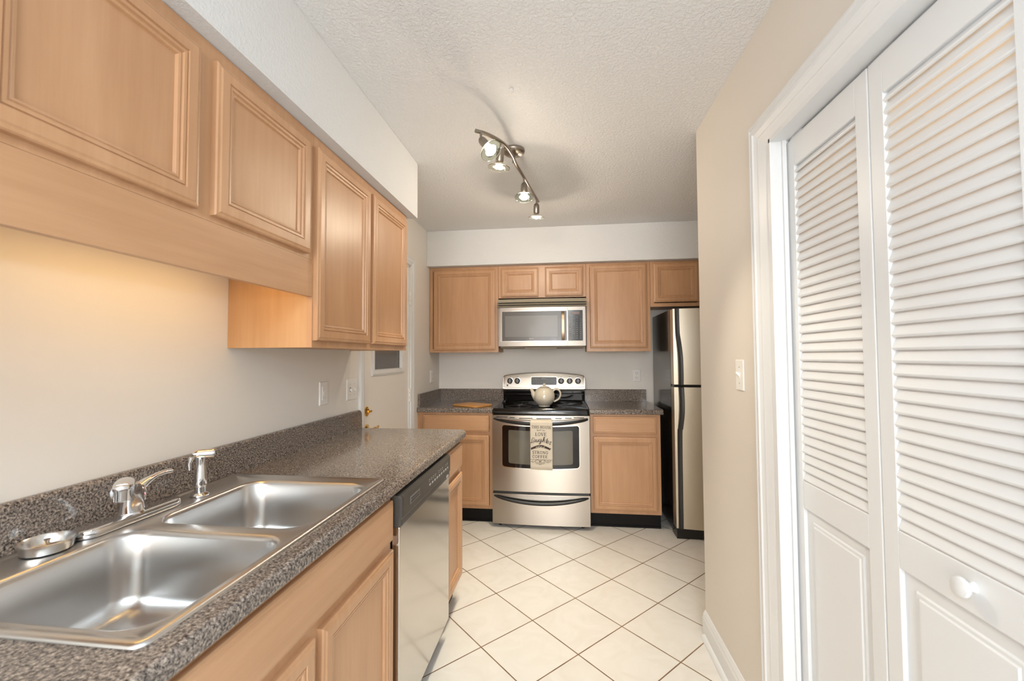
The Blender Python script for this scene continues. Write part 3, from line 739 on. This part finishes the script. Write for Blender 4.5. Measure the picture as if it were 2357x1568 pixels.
sp = spline([(tx+.070, ty, tz+.124), (tx+.092, ty, tz+.140), (tx+.118, ty, tz+.132), (tx+.131, ty, tz+.100), (tx+.118, ty, tz+.064), (tx+.094, ty, tz+.048), (tx+.076, ty, tz+.040)], 6)
obj('handle', MB().tube(sp, .0075, 14, flat=1.4), CERAM, tp, smooth=True)

# ------------------------------------------------------------------ cutting board
cbx, cby = -.768, 3.498; a = math.radians(-32)
m = MB(); rings = []
for ins, z in ((.003, 0), (0, .003), (0, .011), (.003, .014)):
    rings.append([(cbx+p[0]*math.cos(a)-p[1]*math.sin(a), cby+p[0]*math.sin(a)+p[1]*math.cos(a), ZT+.0006+z) for p in rrect(-.142+ins, .142-ins, -.105+ins, .105-ins, .03, 6)])
m.loops(rings); cb = thing('cutting_board', 'small honey-coloured wooden cutting board lying on the corner worktop', 'cutting board', (cbx, cby, ZT))
obj('board', m, BOARDW, cb, smooth=True)

# ------------------------------------------------------------------ towel with lettering
tw0, tw1 = -.2585, -.0905; tzt, tzb = .838, .470
ty0 = ry-.074
tl = thing('dish_towel', 'cream dish towel with dark lettering hanging on the oven handle', 'towel', ((tw0+tw1)/2, ty0, tzb))
def tw_y(z):                                            # front hanging surface
    k = max(0, (tzt-z)/(tzt-tzb)); return ty0 + .010*min(1, k*1.6)
m = MB(); rings = []; nn = 18
path = [(tzt-.30, ry-.019), (.80, ry-.022), (tzt-.010, ry-.026), (tzt, ry-.036), (tzt+.001, ry-.050), (tzt-.003, ry-.064), (tzt-.014, tw_y(.82))]
for i in range(1, 13): z = tzt-.014-(tzt-.014-tzb)*i/12; path.append((z, tw_y(z)))
for z, y in path:
    row = []
    for j in range(nn+1):
        s = j/nn; x = tw0+(tw1-tw0)*s; wv = .0016*math.sin(s*7+z*5)*(1 if z < .8 else .3)
        row.append((x-.002*(tzt-z), y+wv, z-(.004*s if z < .5 else 0)))
    rings.append(row)
m.loops(rings, False, False, closed=False)
cl = obj('cloth', m, LINEN, tl, smooth=True)
sd = cl.modifiers.new('thickness', 'SOLIDIFY'); sd.thickness = .0022; sd.offset = 1
def T2(u, v):                                           # photo-crop style layout units -> towel surface
    s = (u-255)/620; z = tzt-(v-125)/1305*(tzt-tzb)
    x = tw0+(tw1-tw0)*s-.002*(tzt-z); wv = .0016*math.sin(s*7+z*5)*(1 if z < .8 else .3)
    return (x, tw_y(z)+wv-.0040, z)
ink = MB()
def stroke(pts, wd, mb=None, smooth_=False, taper=False):
    mb = mb or ink
    P = [Vector((p[0], p[1], 0)) for p in pts]
    if smooth_: P = [Vector(q) for q in spline(P, 5)]
    n = len(P); L_, R_ = [], []
    for i in range(n):
        t = (P[min(i+1, n-1)]-P[max(i-1, 0)]).normalized(); nm = Vector((-t.y, t.x, 0))
        if taper is True: ww = wd*(.45+.75*abs(t.y))
        else: ww = wd
        L_.append(P[i]+nm*ww/2); R_.append(P[i]-nm*ww/2)
    vs = [T2(q.x, q.y) for q in L_]+[T2(q.x, q.y) for q in R_]
    mb.add(vs, [(i, i+1, n+i+1, n+i) for i in range(n-1)])
k_, h_ = .17, .07
def arc(cx, cy, rx_, ry_, a0, a1, n=14): return [(cx+rx_*math.cos(math.radians(a0+(a1-a0)*i/n)), cy-ry_*math.sin(math.radians(a0+(a1-a0)*i/n))) for i in range(n+1)]
S_ = lambda x, y: ([(x-.16, y), (x+.16, y)], h_)
G = {  # unit glyphs: x right 0..w, y down 0..1
 'T': (.85, [([(.42, 0), (.42, 1)], k_), ([(0, .03), (.85, .03)], h_), ([(.03, 0), (.03, .2)], h_), ([(.82, 0), (.82, .2)], h_), S_(.42, .97)]),
 'H': (.9, [([(.18, 0), (.18, 1)], k_), ([(.72, 0), (.72, 1)], k_), ([(.18, .5), (.72, .5)], h_), S_(.18, .03), S_(.18, .97), S_(.72, .03), S_(.72, .97)]),
 'I': (.36, [([(.18, 0), (.18, 1)], k_), S_(.18, .03), S_(.18, .97)]),
 'S': (.7, [(arc(.35, .27, .24, .24, 30, 250), .12), (arc(.35, .73, .26, .25, 100, -140), .14), ([(.6, .02), (.6, .26)], h_), ([(.06, .72), (.06, .98)], h_)]),
 'O': (.92, [(arc(.46, .5, .37, .46, 90, -270, 24), .12)]),
 'U': (.86, [([(.18, 0), (.18, .62)]+[(q[0], q[1]) for q in arc(.44, .62, .26, .33, 180, 360)]+[(.70, 0)], .11), S_(.18, .03), S_(.70, .03)]),
 'E': (.74, [([(.18, 0), (.18, 1)], k_), ([(.04, .03), (.66, .03)], h_), ([(.04, .97), (.70, .97)], h_), ([(.18, .48), (.5, .48)], h_), ([(.64, 0), (.64, .22)], h_), ([(.69, .76), (.69, 1)], h_), ([(.5, .36), (.5, .6)], h_)]),
 'F': (.70, [([(.18, 0), (.18, 1)], k_), ([(.04, .03), (.64, .03)], h_), S_(.18, .97), ([(.18, .48), (.5, .48)], h_), ([(.62, 0), (.62, .22)], h_), ([(.5, .36), (.5, .6)], h_)]),
 'L': (.72, [([(.2, 0), (.2, 1)], k_), ([(.04, .97), (.66, .97)], h_), S_(.2, .03), ([(.65, .72), (.65, 1)], h_)]),
 'V': (.86, [([(.12, 0), (.44, 1)], k_), ([(.44, 1), (.74, 0)], h_), S_(.12, .03), S_(.74, .03)]),
 'R': (.82, [([(.18, 0), (.18, 1)], k_), ([(.04, .03), (.38, .03)]+arc(.38, .26, .22, .23, 90, -90)+[(.18, .49)], .10), ([(.36, .5), (.74, 1)], .15), S_(.18, .97)]),
 'N': (.9, [([(.16, 0), (.16, 1)], h_), ([(.14, 0), (.74, 1)], k_), ([(.74, 0), (.74, 1)], h_), S_(.16, .97), S_(.74, .03)]),
 'G': (.88, [(arc(.45, .5, .36, .46, 45, 325, 20), .12), ([(.74, .52), (.74, .9)], k_), ([(.56, .53), (.88, .53)], h_), ([(.74, .02), (.74, .28)], h_)]),
 'C': (.80, [(arc(.45, .5, .36, .46, 45, 320, 20), .12), ([(.70, .02), (.70, .30)], h_)]),
}
def word(txt, x0, x1, y0, y1, slope=0):
    gap = .10; tot = sum((.35 if c == ' ' else G[c][0]) for c in txt)+gap*(len(txt)-1); sc = (x1-x0)/tot; hh = y1-y0; x = x0
    for c in txt:
        if c == ' ': x += (.35+gap)*sc; continue
        wd, st_ = G[c]
        for pts, ww in st_:
            stroke([(x+p[0]*sc, y0+p[1]*hh+slope*(x-x0)) for p in pts], ww*sc if abs(pts[0][0]-pts[-1][0]) < .5*abs(pts[0][1]-pts[-1][1])+.01 else ww*hh)
        x += (wd+gap)*sc
word('THIS HOUSE', 288, 842, 250, 326, .018)
word('LOVE', 393, 706, 440, 528, .01)
word('STRONG', 308, 750, 932, 1010, .012)
word('COFFEE', 308, 738, 1044, 1120, .012)
for pts in ([(452, 352), (446, 386), (460, 388), (466, 376), (456, 372)], [(474, 374), (472, 388), (484, 386), (492, 374), (490, 388)], [(504, 374), (500, 389)], [(528, 352), (520, 380), (526, 389)], [(556, 354), (546, 382), (552, 389)], [(540, 368), (566, 366)],
            [(610, 374), (600, 380), (606, 389), (618, 384), (614, 374)], [(632, 374), (628, 390)], [(630, 382), (646, 374), (648, 389), (662, 384)]):
    stroke(pts, 7, smooth_=True)
for pts in ([(372, 606), (352, 582), (322, 590), (300, 640), (306, 690), (282, 722), (272, 706), (300, 700), (352, 724)],
            [(404, 628), (368, 632), (346, 672), (362, 696), (392, 668), (410, 624)], [(408, 628), (396, 684), (420, 692)],
            [(436, 624), (424, 680), (444, 694), (476, 652), (486, 622)], [(486, 622), (472, 682), (494, 690)],
            [(556, 612), (520, 618), (500, 662), (516, 690), (548, 658), (568, 610)], [(568, 610), (552, 700), (522, 748), (500, 742), (540, 700), (596, 668)],
            [(596, 668), (650, 590), (654, 558), (634, 572), (600, 700)], [(604, 690), (636, 636), (662, 630), (650, 690), (672, 698)],
            [(744, 590), (716, 640), (694, 700), (706, 716), (732, 700)], [(690, 630), (750, 628)],
            [(724, 694), (760, 676), (752, 650), (726, 664), (720, 712), (744, 728), (776, 700)],
            [(780, 676), (806, 690), (836, 676), (826, 708), (792, 742), (800, 762), (830, 748)]):
    stroke(pts, 13, smooth_=True, taper=True)
# curved ribbon banner
n = 17; vs = []
for off in (0, 1):
    for i in range(n):
        q = i/(n-1); u = 276+(796-276)*q; v = 852-78*math.sin(PI*q)
        vs.append(T2(u+(6 if off else 0)*(1-2*q), v+off*(50+18*math.sin(PI*q))))
ink.add(vs, [(i, i+1, n+i+1, n+i) for i in range(n-1)])
stroke([(828, 862), (800, 876), (790, 906)], 24); stroke([(264, 856), (286, 872), (280, 906)], 20)
word2 = MB()
for pts in ([(424, 824), (412, 832), (420, 838), (430, 822), (430, 838)], [(438, 838), (442, 824), (454, 824), (454, 838)], [(478, 824), (466, 832), (474, 840), (484, 822), (494, 792)], [(494, 792), (486, 838)],
            [(524, 790), (512, 838)], [(540, 822), (530, 832), (540, 838), (548, 828), (540, 822)], [(566, 800), (558, 838)], [(552, 816), (576, 814)], [(590, 822), (582, 830), (592, 838)],
            [(620, 824), (610, 832), (620, 840), (628, 830), (620, 824)], [(664, 806), (650, 814), (634, 866)], [(636, 828), (658, 826)]):
    P = [(u, v) for u, v in pts]
    def _T(u, v): q = T2(u, v); return (q[0], q[1]-.0006, q[2])
    L_ = [Vector((p[0], p[1], 0)) for p in P]; Q = [Vector(q) for q in spline(L_, 4)]; n = len(Q); a_, b_ = [], []
    for i in range(n):
        t = (Q[min(i+1, n-1)]-Q[max(i-1, 0)]).normalized(); nm = Vector((-t.y, t.x, 0)); a_.append(Q[i]+nm*4); b_.append(Q[i]-nm*4)
    word2.add([_T(q.x, q.y) for q in a_]+[_T(q.x, q.y) for q in b_], [(i, i+1, n+i+1, n+i) for i in range(n-1)])
stroke([(258, 1158), (560, 1166), (868, 1172)], 8)
for sgn in (1, -1):
    X = lambda u: 530+sgn*u
    for pts in ([(X(0), 1215), (X(26), 1240), (X(46), 1268), (X(34), 1298), (X(8), 1290), (X(14), 1262), (X(30), 1270)],
                [(X(6), 1238), (X(60), 1170), (X(120), 1190), (X(128), 1240), (X(92), 1280), (X(66), 1254), (X(84), 1226), (X(104), 1244)],
                [(X(120), 1176), (X(160), 1214), (X(200), 1246), (X(232), 1226), (X(222), 1196), (X(196), 1204), (X(204), 1220)],
                [(X(232), 1222), (X(272), 1216), (X(284), 1184)], [(X(0), 1178), (X(20), 1200), (X(0), 1215)]):
        stroke(pts, 7.5, smooth_=True)
obj('lettering', ink, INK, tl, label='dark brown printed words and scrollwork')
obj('banner_lettering', word2, LINEN, tl, label='cream script words on the dark banner')

# ------------------------------------------------------------------ microwave
mx0, mx1, my = -.5625, .1905, 3.575
mw = thing('microwave', 'stainless over-the-range microwave hung under the cabinet', 'microwave', ((mx0+mx1)/2, 3.76, 1.41))
obj('body', B(mx0+.004, mx1-.004, my+.028, YW-.0012, 1.415, 1.818), M('microwave_case', (.20, .18, .16), .3, .8), mw)
m = MB()
def mfy(x): s = (x-mx0)/(mx1-mx0); return my-.014*(1-(2*s-1)**2)
def mpanel(x0, x1, z0, z1, off0, off1, n=12):
    r_ = []
    for i in range(n+1):
        x = x0+(x1-x0)*i/n; r_.append([(x, mfy(x)+off0, z0), (x, mfy(x)-off1, z0), (x, mfy(x)-off1, z1), (x, mfy(x)+off0, z1)])
    return MB().loops(r_)
db = .025; zb0, zb1 = 1.414, 1.744; xs = .034
MSTEEL = steel('microwave_stainless_steel', col=(.47, .43, .385), rough=.42, aniso=.4)
dor = obj('door', mpanel(mx0+.022, xs-.001, zb0, zb1, db, 0), MSTEEL, mw, smooth=True)
obj('window_bezel', mpanel(mx0+.022, xs-.002, 1.452, 1.716, 0, .003), M('bright_bezel', (.62, .59, .54), .25, 1), dor)
wn = obj('window', mpanel(mx0+.040, xs-.006, 1.458, 1.710, 0, .0042), MWG, dor, label='grey reflective window')
obj('window_screen', mpanel(mx0+.066, -.050, 1.493, 1.672, 0, .0048), M('perforated_screen', (.19, .182, .17), .3, coat=.15), wn)
obj('nameplate', mpanel(-.290, -.252, 1.473, 1.481, 0, .0052, 2), LMARK, dor)
hx = -.004
m = MB(); rings = []
for i in range(17):
    s = i/16; z = 1.462+(1.706-1.462)*s; yy = mfy(hx)-.012-.026*(1-(2*s-1)**4)
    rings.append([(hx-.013, yy+.012, z), (hx-.011, yy, z), (hx+.011, yy, z), (hx+.013, yy+.012, z)])
m.loops(rings); obj('handle', m, M('bronze_handle_metal', (.36, .27, .185), .35, 1), dor, smooth=True)
cpn = obj('control_panel', mpanel(xs+.001, mx1-.014, zb0, zb1, db, 0, 6), MSTEEL, mw, smooth=True)
kp = obj('keypad', mpanel(xs+.004, mx1-.030, 1.457, 1.714, 0, .003, 6), M('black_keypad_glass', (.018, .018, .02), .1, coat=.7), cpn)
obj('display', mpanel(.062, .133, 1.678, 1.700, 0, .0045, 3), M('red_grey_display', (.20, .13, .12), .2), kp)
m = MB()
for j in range(3):
    for i in range(4):
        x = .050+i*.029; z = 1.655-j*.016; y = mfy(x)-.0044; m.box(x, x+.014, y, y+.001, z, z+.003)
for j in range(8):
    for i in range(4):
        if j == 6 and i in (1,): continue
        x = .050+i*.029; z = 1.604-j*.018; y = mfy(x)-.0046; r_ = .0042
        m.box(x, x+.0105, y, y+.001, z-.003, z+.004)
obj('keys', m, M('grey_key_print', (.22, .215, .21), .5), kp)
# vent grille with three curved blades
m = MB()
for k, (z, hh) in enumerate(((1.747, .013), (1.767, .013), (1.787, .029))):
    pr_ = []
    for i in range(15):
        x = mx0-.002+(mx1-mx0+.004)*i/14; y = mfy(x)+.006
        pr_.append([(x, y+.018, z), (x, y-.010, z), (x, y-.013, z+.0015), (x, y-.011, z+.0035), (x, y-.001, z+hh), (x, y+.018, z+hh)])
    m.loops(pr_)
gr = obj('vent_grille', m, M('bronze_grille_metal', (.40, .355, .27), .32, .3), mw, smooth=False)
m = MB(); pr_ = []
for i in range(9):
    x = mx0+.006+(mx1-mx0-.012)*i/8; pr_.append([(x, mfy(x)+.022, 1.75), (x, mfy(x)+.030, 1.75), (x, mfy(x)+.030, 1.816), (x, mfy(x)+.022, 1.816)])
m.loops(pr_); obj('grille_back', m, SLOT, gr)
obj('underside', MB().extrude([(my+.02, 1.4145), (my+.03, 1.402), (3.90, 1.395), (3.95, 1.4145)], 'x', mx0+.02, mx1-.02), M('taupe_plastic', (.30, .25, .19), .5), mw)
obj('lamp_lens', MB().extrude([(my+.012, 1.404), (my+.02, 1.392), (my+.12, 1.390), (my+.13, 1.404)], 'x', -.33, -.06), M('taupe_lens', (.42, .36, .28), .4), mw)

# ------------------------------------------------------------------ fridge
fx0, fx1, fyb, fyd = .800, 1.560, 3.305, 3.215
fr = thing('refrigerator', 'top-freezer refrigerator with stainless doors and black side', 'refrigerator', ((fx0+fx1)/2, 3.6, 0))
obj('cabinet_body', B(fx0, fx1, fyb, YW-.03, .03, 1.676), M('black_textured_side', (.010, .0095, .009), .16, coat=.3, bump=(300, .05, .001)), fr, bevel=.004)
def fdoor(z0, z1):
    rings = []; n = 18
    for i in range(n+1):
        s = i/n; x = fx0+(fx1-fx0)*s; b = .035*(1-(2*s-1)**2)
        rings.append([(x, fyb-.006, z0), (x, fyd-b, z0), (x, fyd-b, z1), (x, fyb-.006, z1)])
    return MB().loops(rings)
def fy2(x): s = (x-fx0)/(fx1-fx0); return fyd-.035*(1-(2*s-1)**2)
fz = obj('freezer_door', fdoor(1.116, 1.672), STEELF, fr, smooth=True)
fg = obj('fridge_door', fdoor(.078, 1.096), STEELF, fr, smooth=True)
def fhandle(pts):
    rings = []
    sp_ = spline([(p[1], p[3], p[0]) for p in pts], 6); dw_ = pts[0][2]-pts[0][1]
    for xa_, out, z in sp_:
        xb_ = xa_+dw_
        ya = fy2(xa_); rings.append([(xa_, ya+.002, z), (xa_, ya-out+.005, z), (xa_+.006, ya-out, z), (xb_-.006, fy2(xb_)-out, z), (xb_, fy2(xb_)-out+.005, z), (xb_, fy2(xb_)+.002, z)])
    return MB().loops(rings)
obj('handle', fhandle([(1.672, .812, .842, .008), (1.50, .814, .844, .010), (1.42, .820, .852, .022), (1.32, .826, .858, .034), (1.20, .828, .860, .034), (1.116, .828, .860, .030)]), BLK2, fz, smooth=True, label='sweeping black handle')
obj('handle', fhandle([(1.096, .828, .860, .030), (1.0, .830, .864, .034), (.90, .828, .862, .034), (.80, .820, .852, .022), (.72, .816, .846, .012), (.078, .814, .844, .008)]), BLK2, fg, smooth=True, label='sweeping black handle')
obj('door_gasket', B(fx0+.004, fx1-.004, fyb-.075, fyb-.006, 1.097, 1.115), BLK2, fr)
obj('base_grille', B(fx0+.005, fx1-.005, fyd+.01, fyb+.05, .0005, .070), BLK2, fr)
obj('top_hinge', B(fx1-.10, fx1-.02, fyb-.05, fyb+.04, 1.6725, 1.69), BLK2, fr)

# ------------------------------------------------------------------ outlets and switches
def plate(label, axis, face, sg, c, z, w_, h_, kind, cat):
    """axis x: on a wall facing sg*X, centred at y=c; axis y: on the back wall"""
    loc = (face, c, z) if axis == 'x' else (c, face, z)
    t = thing('wall_outlet' if kind in ('duplex', 'gfci') else 'light_switch', label, cat, loc)
    def P_(a0, a1, z0, z1, d0, d1, m):
        if axis == 'x': m.box(face+sg*d0, face+sg*d1, c+a0, c+a1, z+z0, z+z1)
        else: m.box(c+a0, c+a1, face+sg*d0, face+sg*d1, z+z0, z+z1)
        return m
    r_ = []
    for ins, d in ((0, .0005), (0, .003), (.003, .0055)):
        q = [(-w_/2+ins, -h_/2+ins), (w_/2-ins, -h_/2+ins), (w_/2-ins, h_/2-ins), (-w_/2+ins, h_/2-ins)]
        r_.append([(face+sg*d, c+p[0], z+p[1]) if axis == 'x' else (c+p[0], face+sg*d, z+p[1]) for p in q])
    obj('plate', MB().loops(r_), PLATE, t)
    if kind == 'duplex':
        for dz in (.020, -.020):
            rc_ = obj('receptacle', P_(-.017, .017, dz-.014, dz+.014, .0055, .0075, MB()), PLATE, t, bevel=.003)
            for q_ in ((-.0085, -.0065, dz-.003, dz+.007), (.0065, .0085, dz-.003, dz+.006), (-.002, .002, dz-.010, dz-.006)): obj('slot', P_(*q_, .0072, .0079, MB()), SLOT, rc_)
    elif kind == 'gfci':
        rc_ = obj('receptacle', P_(-.0165, .0165, -.034, .034, .0055, .0075, MB()), PLATE, t, bevel=.001)
        for dz in (.022, -.022):
            for q_ in ((-.0075, -.006, dz-.004, dz+.005), (.006, .0075, dz-.004, dz+.004)): obj('slot', P_(*q_, .0072, .0079, MB()), MARK, rc_)
        obj('test_button', P_(-.008, .008, -.008, -.001, .0075, .009, MB()), PLATE, rc_); obj('reset_button', P_(-.008, .008, .001, .008, .0075, .009, MB()), PLATE, rc_)
    else:
        xs_ = (0,) if kind == 'switch' else (-.023, .023)
        for i, a in enumerate(xs_):
            m = MB(); P_(a-.005, a+.005, -.012, .012, .0055, .0065, m); tg_ = obj('toggle_collar', m, SLOT if kind != 'switch' and i == 0 else PLATE, t)
            m = MB(); up_ = .006 if kind == 'switch' else -.004
            r_ = []
            for d, hz, hw, zz in ((.005, .008, .004, 0), (.013, .0055, .0036, up_), (.018, .004, .0034, up_*1.6)):
                q = [(a-hw, zz-hz), (a+hw, zz-hz), (a+hw, zz+hz), (a-hw, zz+hz)]
                r_.append([(face+sg*d, c+p[0], z+p[1]) if axis == 'x' else (c+p[0], face+sg*d, z+p[1]) for p in q])
            obj('toggle', MB().loops(r_), PLATE, t)
            for dz in (.030, -.030): obj('screw', P_(a-.0022, a+.0022, dz-.0022, dz+.0022, .0055, .0062, MB()), MARK, t)
    return t
plate('white rectangular outlet on the left wall beside the double switch', 'x', XL, 1, 1.985, 1.149, .072, .116, 'gfci', 'outlet')
plate('white double toggle switch on the left wall beside the door casing', 'x', XL, 1, 2.268, 1.147, .116, .116, 'double', 'light switch')
plate('white outlet on the left wall in the far corner above the worktop', 'x', XL, 1, 3.715, 1.150, .072, .112, 'duplex', 'outlet')
plate('white outlet on the back wall between range and fridge', 'y', YW, -1, .657, 1.148, .070, .114, 'duplex', 'outlet')
plate('white single toggle switch on the tan wall beside the closet', 'x', XR, -1, 1.683, 1.254, .070, .116, 'switch', 'light switch')

# ------------------------------------------------------------------ track light
ccx, ccy = -.257, 2.215
tr = thing('track_light', 'curved nickel ceiling track light with four glass-ringed spots', 'ceiling light', (ccx, ccy, HC))
obj('canopy', MB().lathe([(.058, .0005), (.060, .006), (.057, .016), (.046, .024), (.020, .028), (.008, .030), (.008, .070), (.001, .071)], (ccx, ccy, HC), (0, 0, -1), 36), NICKEL, tr, smooth=True)
ZBAR = 2.358
bar = spline([(-.391, 1.854, ZBAR), (-.340, 1.895, ZBAR), (-.281, 1.985, ZBAR), (-.255, 2.100, ZBAR), (-.245, 2.215, ZBAR), (-.222, 2.360, ZBAR), (-.205, 2.48, ZBAR), (-.184, 2.62, ZBAR), (-.160, 2.775, ZBAR)], 6)
obj('track_bar', MB().tube(bar, .0085, 14), NICKEL, tr, smooth=True)
def head(att, dirv, L0=.028, power=9, cone=1.25, spill=.7):
    d = Vector(dirv).normalized(); a = Vector(att)
    hd_ = obj('spot_head', MB().tube([a, a+Vector((0, 0, -L0))], .0055, 10), NICKEL, tr, smooth=True)
    p = a+Vector((0, 0, -L0))
    m = MB().lathe([(.004, -.006), (.012, -.002), (.0175, .008), (.019, .022), (.019, .058), (.0165, .062), (.001, .062)], p, d, 24)
    obj('lamp_holder', m, NICKEL, hd_, smooth=True)
    c = p+d*.088
    rf = MB().lathe([(.012, .060), (.016, .066), (.026, .080), (.030, .088), (.0285, .088), (.015, .070), (.010, .064)], p, d, 28, False, False)
    obj('reflector', rf, M('dichroic_reflector', (.9, .85, .75), .1, 1) if 'dichroic_reflector' not in bpy.data.materials else bpy.data.materials['dichroic_reflector'], hd_, smooth=True)
    obj('bulb_face', MB().lathe([(.0275, .086), (.0275, .0875), (.018, .0895), (.001, .0905)], p, d, 28), BULB, hd_, smooth=True)
    obj('glass_ring', MB().lathe([(.031, .0865), (.052, .0865), (.053, .0885), (.052, .0905), (.031, .0905)], p, d, 36, False, False), GLASSM, hd_, smooth=True)
    u = d.orthogonal().normalized()
    for s_ in (1, -1): obj('spring_clip', MB().tube([p+d*.058+u*s_*.018, p+d*.086+u*s_*.036, p+d*.092+u*s_*.037], .0012, 6), CHROME, hd_)
    lp = p+d*.100
    lamp('spot_beam', 'SPOT', lp, power, (1, .88, .67), .024, target=lp+d, cone=cone, blend=.8)
    lamp('spot_spill', 'POINT', p+d*.115, spill, (1, .85, .66), .02)
    return hd_
head((-.368, 1.868, ZBAR-.006), (.80, -.36, -1.05), power=30, cone=.85)
head((-.292, 1.965, ZBAR-.006), (-.10, .06, -1), .030, power=36)
head((-.218, 2.385, ZBAR-.006), (.02, -.20, -1), .030, power=38, spill=4.5)
head((-.168, 2.72, ZBAR-.006), (-.03, .10, -1), .030, power=38, spill=7.0)
tag(obj('ceiling_cap', MB().lathe([(.010, .0005), (.010, .004), (.006, .007), (.001, .008)], (-.206, 1.702, HC), (0, 0, -1), 16), CEIL, smooth=True), 'tiny painted cap on the ceiling in front of the track light', 'ceiling cap')
